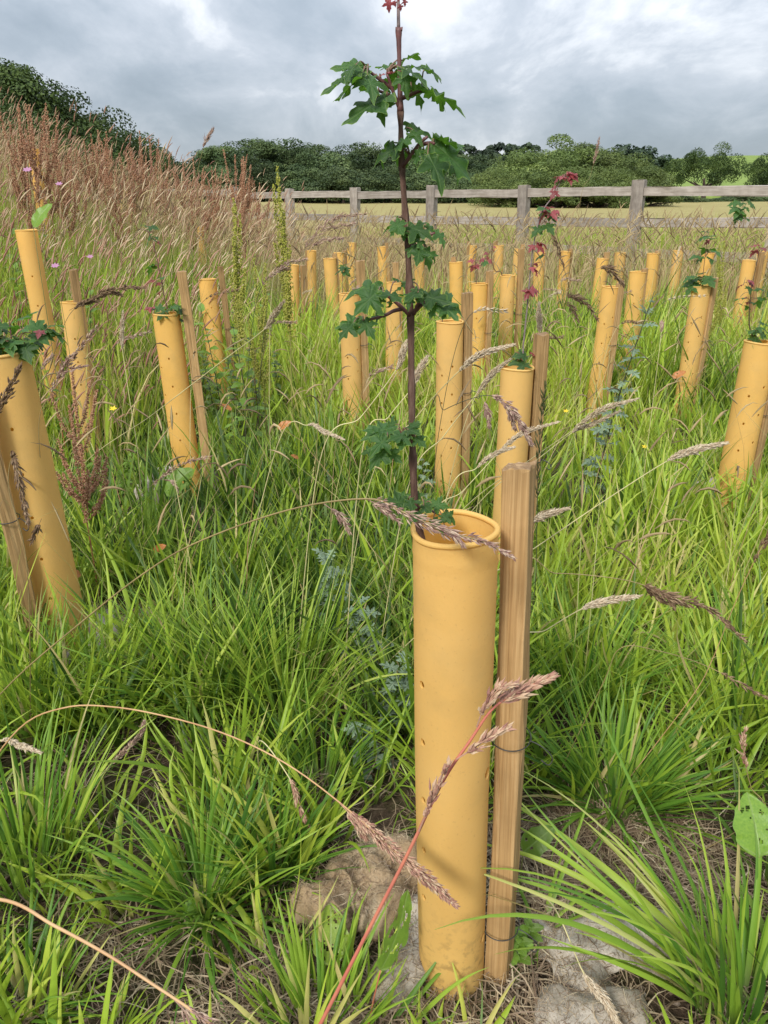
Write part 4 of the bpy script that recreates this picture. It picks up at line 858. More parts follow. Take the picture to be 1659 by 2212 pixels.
droop('brown seed head rising past the rim side of the broad guard', [(-60, 1050, 1.0), (-20, 930, 1.0), (0, 880, 1.0), (20, 840, 1.0), (44, 792, 1.0)], 34, (-0.68, 1.1), M_SEEDBR, M_BRSTEM, 100, [], 0.62, 0.006)
droop('loose brown panicle bending over the weeds between broad and dotted guards', [(90, 900, 1.5), (110, 790, 1.5), (150, 680, 1.48), (210, 640, 1.47), (260, 622, 1.46), (312, 622, 1.45)], 35, (-0.75, 1.6), M_SEEDBR, M_BRSTEM, 160, [[(150, 670, 1.48), (180, 655, 1.48), (210, 650, 1.48)], [(200, 640, 1.47), (235, 630, 1.47), (262, 638, 1.47)]], 0.62)
droop('second tan panicle beneath the loose brown one by the broad guard', [(85, 960, 1.4), (110, 850, 1.4), (140, 790, 1.4), (170, 755, 1.39), (208, 705, 1.38)], 36, (-0.72, 1.5), M_SEEDPINK, M_BRSTEM, 130, [[(120, 830, 1.4), (150, 800, 1.4), (185, 790, 1.4)]], 0.5)
droop('brown arching head over the felt at the dotted guard foot', [(250, 1150, 1.7), (290, 1085, 1.68), (350, 1030, 1.66), (400, 1000, 1.64), (458, 985, 1.62)], 37, (-0.62, 1.8), M_SEEDPINK, M_BRSTEM, 110, [[(345, 1035, 1.66), (370, 1040, 1.66), (385, 1060, 1.66)]], 0.62, 0.004)
droop('dark purple panicle held up against the fence near the green dock spires', [(560, 690, 2.6), (640, 560, 2.6), (690, 500, 2.6), (730, 470, 2.6), (790, 462, 2.6)], 38, (-0.5, 2.8), M_SEEDPINK, M_BRSTEM, 150, [[(690, 500, 2.6), (730, 490, 2.6), (765, 482, 2.6)], [(650, 545, 2.6), (700, 520, 2.6), (740, 515, 2.6)]], 0.55, 0.012, 0.014)
droop('brown panicle with a slanting dark stem hanging near the red tipped sapling', [(1290, 860, 2.0), (1255, 720, 2.0), (1235, 640, 2.0), (1215, 570, 2.0), (1195, 510, 2.0), (1180, 480, 2.0)], 39, (0.6, 2.05), M_SEEDBR, M_DKSTEM, 110, [], 0.72, 0.006)
droop('tan oat head arching out beside the red tipped sapling', [(1080, 760, 1.9), (1150, 690, 1.9), (1200, 655, 1.9), (1230, 640, 1.9), (1262, 652, 1.9), (1290, 690, 1.9)], 40, (0.25, 2.0), M_SEEDBR, M_BRSTEM, 110, [[(1215, 645, 1.9), (1235, 665, 1.9), (1248, 690, 1.9)]], 0.7, 0.007, 0.013)
droop('thick oat head arching between the two tall saplings', [(1150, 760, 2.1), (1200, 660, 2.1), (1260, 600, 2.1), (1300, 578, 2.1), (1325, 590, 2.1), (1345, 615, 2.1)], 41, (0.5, 2.2), M_SEEDBR, M_BRSTEM, 120, [], 0.72, 0.01, 0.014)
droop('thin stem with spiky dark green florets before the rough orange stake', [(1152, 1300, 1.3), (1160, 1120, 1.3), (1162, 1000, 1.3), (1170, 900, 1.3), (1180, 830, 1.3)], 42, (0.26, 1.3), M_SEEDDK, M_DKSTEM, 60, [], 0.55, 0.007, 0.016, 0.001)
droop('tall lone dark purple spike above the plumes against the sky', [(405, 500, 3.0), (425, 380, 3.0), (438, 325, 3.0), (447, 300, 3.0), (460, 280, 3.0)], 43, (-0.75, 3.1), M_SEEDPINK, M_BRSTEM, 60, [], 0.72, 0.006, 0.016)
droop('tan spike standing above the fence in front of the willows', [(1250, 470, 3.5), (1275, 380, 3.5), (1285, 340, 3.5), (1294, 300, 3.5)], 44, (0.9, 3.6), M_SEEDPINK, M_BRSTEM, 60, [], 0.72, 0.006, 0.016)
droop('rusty brown slanting stalk over the grass below the two column guard', [(1490, 1510, .95), (1540, 1420, .93), (1580, 1320, .92), (1625, 1220, .91), (1668, 1140, .9)], 45, (0.38, 1.0), M_SEEDBR, M_ORSTEM, 30, [], 0.9, 0.003)
droop('dry brown spike head upright beside the broad round dock leaf', [(1640, 1760, .8), (1622, 1700, .8), (1612, 1660, .8), (1605, 1610, .8), (1610, 1575, .8)], 46, (0.42, .85), M_SEEDRED, M_BRSTEM, 40, [], 0.7, 0.003)
droop('arching nearly bare stem over the tussock behind the bare soil', [(1300, 1480, .95), (1340, 1400, .93), (1420, 1405, .92), (1530, 1440, .9), (1660, 1510, .88)], 47, (0.27, 1.0), M_SEEDBR, M_BRSTEM, 30, [], 0.93, 0.002)
rs = random.Random(12)
for i in range(30):
    Y0 = rs.uniform(1.6, 4.2); x0 = rs.uniform(-0.5, 0.55) * Y0; h = rs.uniform(0.5, 0.78); a = rs.gauss(0.3, 0.9); L = rs.uniform(0.08, 0.3)
    zb = tz(x0, Y0); dx, dy = math.cos(a) * L, math.sin(a) * L * 0.4
    P = [Vector((x0, Y0, zb - 0.01)), Vector((x0 + dx * 0.15, Y0 + dy * 0.15, zb + h * 0.5)), Vector((x0 + dx * 0.5, Y0 + dy * 0.5, zb + h * 0.9)), Vector((x0 + dx * 1.1, Y0 + dy * 1.1, zb + h * rs.uniform(0.9, 1.02)))]
    C = catmull(P, 30); t = thing('grass_stalk', 'arching meadow grass stalk with a tan seed head among the guard rows', 'grass stalk', P[0], 'seeding grass stalks among the guard rows')
    V, Q, T = sweep(C, np.linspace(0.0010, 0.0006, 31), 5); put('stem', mesh_np('stem', V, Q, T), rs.choice((M_BRSTEM, M_PALESTEM, M_DKSTEM)), t)
    n = 80; s = 0.74 + 0.26 * RNG.random(n); ii = np.clip((s * 30).astype(int), 0, 29); T_, A, B = frames(C); q = RNG.random(n) * 6.28
    R = A[ii] * np.cos(q)[:, None] + B[ii] * np.sin(q)[:, None]
    V, T = spikelets(C[ii] + R * 0.002, T_[ii] + R * 0.35, 0.012 * (0.7 + 0.6 * RNG.random(n)), 0.0022)
    b = Bag(); b.add(V, None, T, rnd=np.repeat(RNG.random(n), 6)); put('seed_head', b.mesh('seed_head', False), rs.choice((M_SEEDBR, M_SEEDPALE, M_SEEDPINK)), t)['kind'] = 'stuff'

# ------------------------------------------------------------------ felt mats
def fold_mesh(path, r0, r1, seed, half=1.32, nl=60, na=40, sq=0.9, lift=0.010):
    """a length of felt draped in an arch along a path on the ground"""
    P = catmull([(p[0], p[1], 0) for p in path], nl); T = np.gradient(P, axis=0); T /= np.linalg.norm(T, axis=1)[:, None]; Sd = np.stack([T[:, 1], -T[:, 0], 0 * T[:, 0]], -1)
    s = np.linspace(0, 1, nl + 1)[:, None]; taper = 0.45 + 0.55 * np.sqrt(np.clip(np.minimum(s, 1 - s) * 7, 0, 1)); a = np.linspace(-half, half, na + 1)[None]
    r = (r0 + (r1 - r0) * s) * taper * (1 + 0.14 * np.sin(7 * s + seed) + 0.08 * np.sin(2 * a + 5 * s + seed) - 0.10 * np.abs(np.sin(5 * s + 1.6 * a + seed)) ** 6 + 0.045 * np.sin(17 * s - 5 * a + 2 * seed) + 0.012 * np.sin(41 * s + 9 * a))
    z = r * np.cos(a) * sq; off = r * np.sin(a) * (1 + 0.35 * np.clip(np.abs(a) - 1.2, 0, 1))
    z = z + lift + 0.006 * np.sin(11 * s + seed) * np.abs(a)
    V = P[:, None] + Sd[:, None] * off[..., None]; V[..., 2] = z + terrain(V[..., 0], V[..., 1])
    return V.reshape(-1, 3), gridq(np.arange((nl + 1) * (na + 1)).reshape(nl + 1, na + 1))
def fibres(parent, V, n, seed, L=0.010, mat=None):
    rg = np.random.default_rng(seed); k = rg.integers(0, len(V), n); d = rg.normal(size=(n, 3)); d[:, 2] = np.abs(d[:, 2]) * 0.5; b = Bag(); d /= np.linalg.norm(d, axis=1)[:, None]
    s = np.linspace(0, 1, 4)[None, :, None]; bend = rg.normal(0, 0.6, (n, 1, 3)); l = (L * (0.4 + rg.random(n)))[:, None, None]
    P = V[k][:, None] + (d[:, None] * s + bend * s * s * 0.5) * l; sd_ = np.cross(d, rg.normal(size=(n, 3))); sd_ /= np.linalg.norm(sd_, axis=1)[:, None]; w_ = 0.0003
    VV = np.stack([P - sd_[:, None] * w_, P + sd_[:, None] * w_], 2).reshape(-1, 3); i = (np.arange(n)[:, None] * 4 + np.arange(3)[None]) * 2
    Q = np.stack([i, i + 1, i + 3, i + 2], -1).reshape(-1, 4); b.add(VV, Q, t=np.full(len(VV), .6), rnd=np.repeat(rg.random(n), 8))
    put('fibre', b.mesh('fibre'), M_STRAW, parent)['kind'] = 'stuff'
def felt(label, cx, cy, sx, sy, ridges, mat, seed, name='felt_mat', n=90, base=0.002, noise_h=0.006, fib=0):
    """irregular felt sheet lying on the ground: ridges = ([(x, y)...], height, half width)"""
    rr = np.random.default_rng(seed); xs = np.linspace(-sx, sx, n); ys = np.linspace(-sy, sy, n); X, Y = np.meshgrid(xs, ys)
    a = np.arctan2(Y / sy, X / sx); d = np.hypot(X / sx, Y / sy)
    edge = 0.86 + 0.10 * np.sin(3 * a + seed) + 0.07 * np.sin(7 * a + 2 * seed) + 0.04 * np.sin(13 * a)
    sc = np.where(d > 1e-6, np.minimum(1, edge / np.maximum(np.abs(np.cos(a)), np.abs(np.sin(a)))), 1)
    X = X * sc; Y = Y * sc; Xw, Yw = X + cx, Y + cy
    Z = np.zeros_like(X)
    for pts, h, wd in ridges:
        P = catmull([(p[0], p[1], 0) for p in pts], 24)[:, :2]
        D = np.sqrt(((Xw[..., None] - P[:, 0]) ** 2 + (Yw[..., None] - P[:, 1]) ** 2)).min(-1)
        Z = np.maximum(Z, h * np.sqrt(np.clip(1 - (D / wd) ** 2, 0, 1))) 
    Z += noise_h * (np.abs(np.sin(19 * Xw + 5 * np.sin(13 * Yw + seed))) - 0.5 + np.sin(31 * Xw + 2 * seed) * np.sin(27 * Yw + seed) + 0.6 * np.sin(71 * Xw + 23 * Yw) * np.sin(63 * Yw - 11 * Xw))
    dd = np.maximum(np.abs(np.linspace(-1, 1, n))[None, :], np.abs(np.linspace(-1, 1, n))[:, None])
    Z = np.maximum(Z, 0) + base + terrain(Xw, Yw) + 0.004; Z = np.where(dd > 0.97, Z - 0.02, Z)
    V = np.stack([Xw, Yw, Z], -1).reshape(-1, 3)
    loc = Vector((cx, cy, tz(cx, cy))); me = mesh_np(name, V - np.array(loc), gridq(np.arange(n * n).reshape(n, n)))
    t = thing(name, label, 'felt mat', loc); put('sheet', me, mat, t, loc)
    if fib: fibres(t, V, fib, seed)
    return t
def G(u, v):
    p = gp(u, v); return (p.x, p.y)
c1 = G(800, 2000)
fm = thing('felt_mat', 'crumpled brown felt mat rolled in folds against the foot of the large amber guard', 'felt mat', (c1[0], c1[1], 0))
FV = []
for path, r0, r1, sd_, mt in (([G(672, 2050), G(725, 1995), G(800, 1975), G(872, 2010)], 0.050, 0.046, 1, M_FELT), ([G(870, 1990), G(905, 2030), G(885, 2090), G(850, 2150), G(822, 2195)], 0.034, 0.024, 2, M_FELTG), ([G(715, 1960), G(790, 1915), G(850, 1900), G(925, 1925)], 0.050, 0.044, 3, M_FELT), ([G(740, 1985), G(790, 1960), G(820, 1915)], 0.058, 0.040, 9, M_FELT)):
    V, Q = fold_mesh(path, r0, r1, sd_, sq=1.2); o = put('fold', mesh_np('fold', V, Q), mt, fm); md = o.modifiers.new('thickness', 'SOLIDIFY'); md.thickness = 0.005; md.offset = -1; FV.append(V)
fibres(fm, np.vstack(FV), 5000, 3)
c2 = G(1330, 2090)
fm2 = thing('felt_mat', 'pale grey felt mat lumpy under the long blades beside the sawn stake', 'felt mat', (c2[0], c2[1], 0)); FV = []
for path, r0, r1, sd_, sq_ in (([G(1190, 2090), G(1290, 2050), G(1400, 2040), G(1500, 2090)], 0.040, 0.052, 3, 0.75), ([G(1150, 2200), G(1230, 2215), G(1320, 2205), G(1400, 2230)], 0.036, 0.040, 6, 0.7), ([G(1130, 2010), G(1190, 2040), G(1250, 2110), G(1270, 2170)], 0.026, 0.034, 8, 0.6), ([G(1440, 2030), G(1500, 2080), G(1540, 2160)], 0.034, 0.030, 11, 0.6)):
    V, Q = fold_mesh(path, r0, r1, sd_, 1.4, sq=sq_, lift=0.004); o = put('fold', mesh_np('fold', V, Q), M_FELTG, fm2); md = o.modifiers.new('thickness', 'SOLIDIFY'); md.thickness = 0.005; md.offset = -1; FV.append(V)
fibres(fm2, np.vstack(FV), 5000, 5)
c3 = G(215, 1400)
felt('flat grey felt scrap on the ground beside the broad guard', c3[0], c3[1], 0.09, 0.17, [([G(180, 1420), G(230, 1350)], 0.02, 0.05)], M_FELTG, 7)
c4 = G(385, 1075)
felt('dark crumpled felt with a pale edge at the foot of the dotted guard', c4[0], c4[1] - 0.03, 0.13, 0.12, [([G(320, 1090), G(350, 1060), G(400, 1055)], 0.075, 0.05), ([G(440, 1060), G(470, 1050)], 0.085, 0.03)], M_FELTG, 9)
c5 = G(1535, 1085)
felt('pale felt edge showing in the grass beside the two dot column guard', c5[0], c5[1] - 0.05, 0.11, 0.10, [([G(1510, 1095), G(1560, 1075)], 0.08, 0.04)], M_FELTG, 12)

# ------------------------------------------------------------------ broad leaved weeds
OVAL = [(0, 0.0), (0.06, 0.01), (0.15, 0.06), (0.22, 0.16), (0.26, 0.30), (0.265, 0.45), (0.24, 0.60), (0.19, 0.75), (0.12, 0.87), (0.05, 0.96), (0, 1.0)]
def dock_leaf_mesh(seed, holes=0, wide=1.0):
    """oval leaf as a grid with eaten holes and wavy margin"""
    rr = random.Random(seed); nu, nv = 22, 34; V = []; lc = []
    for j in range(nv + 1):
        y = j / nv; hw = wide * 0.27 * math.sin(PI * min(1, y ** 0.8)) ** 0.65 + 0.002
        for i in range(nu + 1):
            s = -1 + 2 * i / nu; x = s * hw * (1 + 0.05 * math.sin(23 * y + seed) * abs(s))
            z = 0.10 * abs(x) - 0.25 * y * y + 0.02 * math.sin(16 * y + 2 * s + seed) * abs(s) ** 1.5 + 0.006 * math.sin(40 * y) * abs(s); V.append((x, y, z)); lc.append((x, y, max(abs(s), 0)))
    dead = set()
    for h in range(holes):
        ci, cj = rr.randint(2, nu - 3), rr.randint(4, nv - 5); k = rr.choice((0.6, 0.8, 1.2, 1.5))
        for i in range(nu):
            for j in range(nv):
                if math.hypot(i - ci, j - cj) < k + rr.uniform(-.2, .2) and abs(i - nu / 2 + .5) > 1: dead.add((i, j))
    Q = [(j * (nu + 1) + i, j * (nu + 1) + i + 1, (j + 1) * (nu + 1) + i + 1, (j + 1) * (nu + 1) + i) for j in range(nv) for i in range(nu) if (i, j) not in dead]
    me = mesh_np('leaf', V, Q, None, {'lc': np.array(lc)}); return me
M_DSTG0 = simple_mat('leaf_stalk_green', (0.16, 0.17, 0.05), 0.6)
def dock_leaf(label, b, t, up, seed, holes, wide=1.0, mat=M_DOCKLEAF, stalk_to=None):
    b = Vector(b); t = Vector(t); th = thing('dock_leaf', label, 'leaf', b)
    me = dock_leaf_mesh(seed, holes, wide); me.materials.append(mat)
    leaf_obj(th, b, t, up, [me])
    if stalk_to is not None: twig(th, 'petiole', [stalk_to, (Vector(stalk_to) + b) / 2 + Vector((0, 0, .004)), b], 0.0011, 0.0008, M_REDSTEM if holes > 10 else M_DSTG0, 6)
    return th
dock_leaf('yellow green dock leaf riddled with holes beside the brown felt', at(712, 2085, .66), at(716, 1955, .70), (0.1, -0.9, 0.5), 3, 26, 1.25, M_DOCKLEAF, (at(712, 2085, .66).x, .665, 0.0))
dock_leaf('chewed dock leaf with red midrib leaning on the guard foot over felt', at(822, 2095, .60), at(905, 1950, .625), (0.75, -0.6, 0.4), 5, 18, 0.75, M_WEED, (at(790, 2130, .59).x, .60, 0.0))
dock_leaf('small serrated green leaf by the sawn stake above bare soil', at(1130, 1840, .80), at(1190, 1790, .80), (-0.3, -0.7, 0.6), 7, 3, 1.2, M_WEED, (at(1125, 1880, .80).x, .80, 0.0))
dock_leaf('broad round dock leaf above the long bladed tussock', at(1640, 1850, .72), at(1625, 1715, .76), (-0.1, -0.9, 0.4), 9, 7, 1.35, M_WEED, (at(1650, 1920, .72).x, .72, 0.0))
dock_leaf('curled dock leaf over the felt at the dotted guard foot', at(355, 1065, 1.95), at(405, 1010, 1.95), (-0.3, -0.8, 0.5), 11, 4, 1.3, M_WEED, (at(350, 1100, 1.95).x, 1.95, 0.0))
dock_leaf('upright glossy weed leaf on the bank among the plumes', at(72, 490, 2.3), at(100, 435, 2.3), (-0.4, -0.9, 0.2), 13, 0, 0.9, M_WEED, (at(72, 490, 2.3).x, 2.3, 0.1))
for i, (u, v, Yd, L) in enumerate([(175, 1245, 1.5, 0.035), (330, 1190, 1.65, 0.03), (645, 990, 2.0, 0.022), (600, 925, 2.4, 0.04), (500, 885, 2.4, 0.035), (1452, 815, 2.8, 0.04)]):
    b = at(u, v, Yd); dock_leaf(['orange curled leaf beside the broad guard foot', 'reddish orange leaf in the grass past the broad guard felt', 'small orange leaf deep in the grass', 'red dock leaf between the tussocks near the green spires', 'dark red dock leaf low beside the green spires', 'orange red weed leaf in the open grass'][i], b, b + Vector((L * (1 if i % 2 else -0.7), -0.01, L * 0.7)), (0.5, -0.5, 0.7), 20 + i, 7, 1.0, M_REDLEAF, (b.x, b.y, tz(b.x, b.y)))

# feathery silvery herbs
FEATHER = [(0, 0.0), (0.02, 0.02), (0.03, 0.15), (0.20, 0.12), (0.30, 0.20), (0.22, 0.24), (0.05, 0.28), (0.06, 0.36), (0.26, 0.36), (0.36, 0.46), (0.25, 0.48), (0.07, 0.50), (0.08, 0.60), (0.24, 0.64), (0.28, 0.74), (0.17, 0.72), (0.07, 0.74), (0.10, 0.84), (0.06, 0.93), (0, 1.0)]
FEA = [leaf_mesh('leaf', FEATHER, 90 + i, 0.3, 0.4, 0.2, 0.02, 0.45, 1, (1.0, 0.9, 0.5)) for i in range(4)]
for m_ in FEA: m_.materials.append(M_MUG)
HERBL = [leaf_mesh('leaf', OVAL, 95 + i, 0.3, 0.4, 0.2, 0.03, 0.4, 1, (1.0, 0.9, 0.5)) for i in range(3)]
for m_ in HERBL: m_.materials.append(M_WEED)
M_WEEDDK = leaf_mat('dark_weed_leaf', (0.05, 0.095, 0.02), (0.10, 0.15, 0.03), (0.15, 0.18, 0.06), (0.12, 0.15, 0.04), 0.25)
M_DST2 = simple_mat('weed_stem_red', (0.16, 0.07, 0.045), 0.6)
HERBDK = [leaf_mesh('leaf', OVAL, 120 + i, 0.3, 0.5, 0.2, 0.05, 0.4, 1, (1.0, 0.9, 0.5)) for i in range(3)]
for m_ in HERBDK: m_.materials.append(M_WEEDDK)
def herb(label, x, y, h, n, L, meshes, seed, lean=(0, 0), name='leafy_herb', group=None, sm=M_DKSTEM, low=0.0):
    rr = random.Random(seed); z = tz(x, y); t = thing(name, label, 'herb', (x, y, z), group)
    P = [Vector((x, y, z - .01)), Vector((x + lean[0] * .4, y + lean[1] * .4, z + h * .5)), Vector((x + lean[0], y + lean[1], z + h))]; C = catmull(P, 20)
    V, Q, T = sweep(C, np.linspace(0.0026, 0.0008, 21) * min(1.4, h / 0.4), 5); put('stem', mesh_np('stem', V, Q, T), sm, t)
    for i in range(n):
        s = low + (1 - low) * (i + rr.random()) / n; p = Vector(C[min(20, int(s * 20))]); a = i * 2.4 + rr.uniform(-.4, .4); el = rr.uniform(-0.1, 0.7) + 0.4 * (s > 0.9)
        d = Vector((math.cos(a) * math.cos(el), math.sin(a) * math.cos(el), math.sin(el))); l = L * (1.1 - 0.6 * s) * rr.uniform(0.7, 1.2)
        leaf_obj(t, p, p + d * l, (0, -0.3 + rr.uniform(-.3, .3), 1), meshes, rr)
    return t
p = at(1292, 930, 2.3); herb('tall silvery green mugwort before the pale buff guard', p.x, p.y, 0.66, 46, 0.075, FEA, 1, (0.12, 0.0))
for i, (u, v, Yd, h, n, L, lab) in enumerate([(735, 1330, 1.35, 0.22, 26, 0.065, 'taller silvery feathery herb in the grass behind the large guard foot'), (800, 1420, 1.2, 0.20, 26, 0.065, 'silvery feathery herb close beside the large guard'), (850, 1520, 1.05, 0.15, 20, 0.06, 'green feathery herb touching the large guard'), (920, 1080, 1.6, 0.22, 20, 0.05, 'feathery herb behind the large guard rim'), (790, 1600, 1.0, 0.10, 16, 0.055, 'low leafy herb in the shade near the large guard')]):
    p = gp(u, v + 60); herb(lab, p.x, p.y, h, n, L, FEA, 10 + i, (random.uniform(-.03, .03), 0))
for i, (u, v, h, lab) in enumerate([(1115, 2085, 0.05, 'small clover like weed at the foot of the sawn stake'), (1140, 2045, 0.04, 'tiny green weed between stake and grey felt'), (220, 1080, 0.16, 'bushy green weed beside the dotted guard felt'), (280, 1120, 0.14, 'bushy green weed in front of the dotted guard felt'), (180, 1150, 0.16, 'bushy green weed near the broad guard'), (430, 2010, 0.05, 'little round leaved weed on bare soil in the near grass'), (510, 1000, 0.2, 'green weed under the dock spires')]):
    p = gp(u, v); herb(lab, p.x, p.y, h, 16, 0.02 + h * 0.22, HERBL, 40 + i)
for i, (u, v, h, n_, L) in enumerate([(520, 960, 0.36, 44, 0.055), (560, 930, 0.40, 44, 0.055), (470, 940, 0.34, 40, 0.05), (500, 860, 0.42, 40, 0.06), (600, 900, 0.30, 36, 0.05), (250, 1090, 0.18, 30, 0.045), (150, 1120, 0.2, 30, 0.045), (320, 1140, 0.13, 26, 0.04)]):
    p = gp(u, v); herb('dark bushy weed crowding the ground between the dotted guard and the dock spires' if i < 5 else 'bright bushy weed on the open ground between the broad and dotted guards', p.x, p.y, h, n_, L, HERBDK if i < 5 else HERBL, 140 + i, (random.uniform(-.08, .08), 0), 'leafy_herb', 'dark bushy weeds' if i < 5 else 'bright bushy weeds', M_DST2 if i % 2 else M_DKSTEM)
p = gp(150, 1000); herb('red stemmed weed with spotted leaves behind the broad guard', p.x, p.y, 0.42, 12, 0.06, HERBL, 60, (-0.04, 0), 'leafy_herb', None, M_REDSTEM)
for i, (u, v) in enumerate([(180, 700), (30, 640), (15, 560), (120, 560), (230, 560), (540, 800), (470, 740), (560, 700)]):
    Yd = rimspot(u, v, 0.35); p = at(u, v, Yd); herb('green leafy weed standing in the tall grass of the bank', p.x, Yd, 0.5, 20, 0.09, HERBL, 70 + i, (random.uniform(-.06, .06), 0), 'leafy_herb', 'leafy weeds on the bank')

# ------------------------------------------------------------------ dock spires
def dock_meshes(seed, h, nb, rad, fat=1.0):
    rr = random.Random(seed); st = Bag(); sd_ = Bag(); rg = np.random.default_rng(seed)
    def line(P, r0, r1, n, w, k0=0.15):
        C = catmull(P, 14); V, Q, T = sweep(C, np.linspace(r0, r1, 15), 5); st.add(V, Q, T)
        s = k0 + (1 - k0) * rg.random(n); s = np.round(s * 26) / 26 + rg.normal(0, 0.008, n); s = np.clip(s, 0, 0.999); i = (s * 14).astype(int); f = s * 14 - i
        p = C[i] * (1 - f)[:, None] + C[i + 1] * f[:, None]; d = rg.normal(size=(n, 3)); d[:, 2] -= 0.5; d /= np.linalg.norm(d, axis=1)[:, None]
        V, T = spikelets(p + d * (w * fat * rg.random(n) * (1.08 - s) ** 0.7)[:, None], d + rg.normal(0, .4, (n, 3)), 0.009, 0.0075)
        sd_.add(V, None, T, rnd=np.repeat(rg.random(n), 6))
    line([(0, 0, -0.02), (rr.uniform(-.02, .02), 0, h * 0.5), (rr.uniform(-.04, .04), 0, h)], 0.005, 0.0012, 480, 0.018, 0.52 if fat < 1.2 else 0.35)
    for k in range(nb):
        a = rr.uniform(0, 6.28); z0 = h * (rr.uniform(0.5, 0.72) if fat < 1.2 else rr.uniform(0.35, 0.7)); L = h * rr.uniform(0.16, 0.34); c, s = math.cos(a), math.sin(a)
        line([(0, 0, z0), (c * rad * .6, s * rad * .6, z0 + L * .4), (c * rad, s * rad, z0 + L)], 0.0025, 0.001, 220, 0.014)
    return st.mesh('stem'), sd_.mesh('seed_cluster', False)
DK = [dock_meshes(3 + i, 1.0, 6 + 2 * i, 0.11) for i in range(4)]
DKG = [dock_meshes(13 + i, 1.0, 8, 0.06, 1.5) for i in range(2)]
M_DST = simple_mat('dock_stem_rust', (0.24, 0.11, 0.05), 0.6); M_DSTG = simple_mat('dock_stem_green', (0.22, 0.22, 0.06), 0.6)
for a, b in DK: a.materials.append(M_DST); b.materials.append(M_DOCKRED)
for a, b in DKG: a.materials.append(M_DSTG); b.materials.append(M_DOCKGRN)
def dock(label, x, y, h, red, group=None, seed=0):
    rr = random.Random(seed); st, sd_ = rr.choice(DK if red else DKG); loc = Vector((x, y, tz(x, y)))
    t = thing('dock_plant', label, 'dock plant', loc, group)
    M = Matrix.Translation(loc) @ Matrix.Rotation(rr.uniform(0, 6.28), 4, 'Z') @ Matrix.Rotation(rr.gauss(0, 0.05), 4, 'X') @ Matrix.Diagonal((max(h * .8, .5), max(h * .8, .5), h, 1))
    put('stem', st, None, t, mtx=M); o = put('seed_cluster', sd_, None, t, mtx=M); o['kind'] = 'stuff'; return t
def dock_px(label, u, vtop, Y, red, group=None, seed=0):
    p = at(u, vtop, Y); return dock(label, p.x, Y, p.z - tz(p.x, Y), red, group, seed)
dock_px('taller yellow green dock spire standing against the fence line', 607, 362, 3.3, False, None, 1)
dock_px('shorter yellow green dock spire near the tall one, half hidden in grass', 502, 430, 3.1, False, None, 2)
dock_px('small yellow green dock spire rising before the fence post', 1588, 520, 4.2, False, None, 3)
dock_px('pale green dock stalk among dark leaves beside the pale buff guards', 1560, 590, 3.4, False, None, 5)
dock_px('low yellow green dock spire at the foot of the tall green pair', 555, 560, 2.7, False, None, 4)
GD = 'rust red dock spires on the bank'
for i, (u, v, Yd) in enumerate([(20, 232, 4.6), (45, 222, 5.0), (72, 250, 4.8), (185, 290, 6.2), (210, 282, 6.5), (232, 300, 6.0), (300, 285, 7.0), (318, 300, 7.5), (160, 330, 5.6), (130, 345, 5.0), (270, 320, 6.4), (345, 330, 8.0), (385, 345, 8.5), (420, 342, 8.2), (455, 365, 7.6), (500, 335, 7.2), (516, 345, 7.6), (535, 385, 8.0), (470, 380, 8.6), (440, 400, 7.0), (550, 395, 8.4), (30, 320, 4.6), (405, 420, 6.5), (360, 395, 7), (525, 420, 6.2), (248, 370, 5.2), (110, 300, 5.4)]):
    dock_px('rust red dock spire seeding above the tan plumes of the bank', u, v, Yd, True, GD, 100 + i)
p = at(90, 560, 1.9); dock('orange red dock plant right behind the broad guard', p.x, p.y, 0.5, True, None, 201)
p = at(150, 860, 1.6); dock('dark red dock stalk low behind the broad guard', p.x, p.y, 0.42, True, None, 202)

# ------------------------------------------------------------------ small flowers
def flower(label, u, v, Y, r, mat, npet, seed):
    p = at(u, v, Y); rr = random.Random(seed); g0 = Vector((p.x + rr.uniform(-.02, .02), Y, tz(p.x, Y))); t = thing('wild_flower', label, 'flower', g0)
    twig(t, 'stem', [g0, (g0 + p) / 2 + Vector((.01, 0, 0)), p], 0.0012, 0.0008, M_DSTG, 8, 5)
    for k in range(npet):
        a = k / npet * 2 * PI; d = Vector((math.cos(a), math.sin(a) * .6 - .2, math.sin(a) * .5 + .35)); me = PET; o = leaf_obj(t, p, p + d * r, (0, -0.6, .8), [me]); o.name = 'petal'
        o.material_slots[0].link = 'OBJECT'; o.material_slots[0].material = mat
PET = leaf_mesh('petal', OVAL, 5, 0.4, 0.2, 0.1, 0.0, 0.4, 1, (1.0, 0.6)); PET.materials.append(M_PINKFL)
for i, (lab, u, v, Yd, r, m_, n) in enumerate([('pink wild flower on the bank under the topmost guard', 60, 368, 3.2, 0.018, M_PINKFL, 7), ('pink flower beside the guard on the bank', 120, 575, 2.4, 0.013, M_PINKFL, 7), ('pale pink flower in the bank grass', 195, 555, 2.6, 0.011, M_PINKFL, 6), ('pale pink flower low in the plumes', 128, 398, 4.0, 0.018, M_PINKFL, 6), ('small yellow buttercup in the grass between broad and dotted guards', 245, 883, 2.1, 0.011, M_YELFL, 5), ('tiny yellow flower far in the open grass', 1222, 888, 2.4, 0.009, M_YELFL, 5), ('tiny yellow flower in open grass near the silvery mugwort', 1392, 965, 2.2, 0.009, M_YELFL, 5)]):
    flower(lab, u, v, Yd, r, m_, n, i)

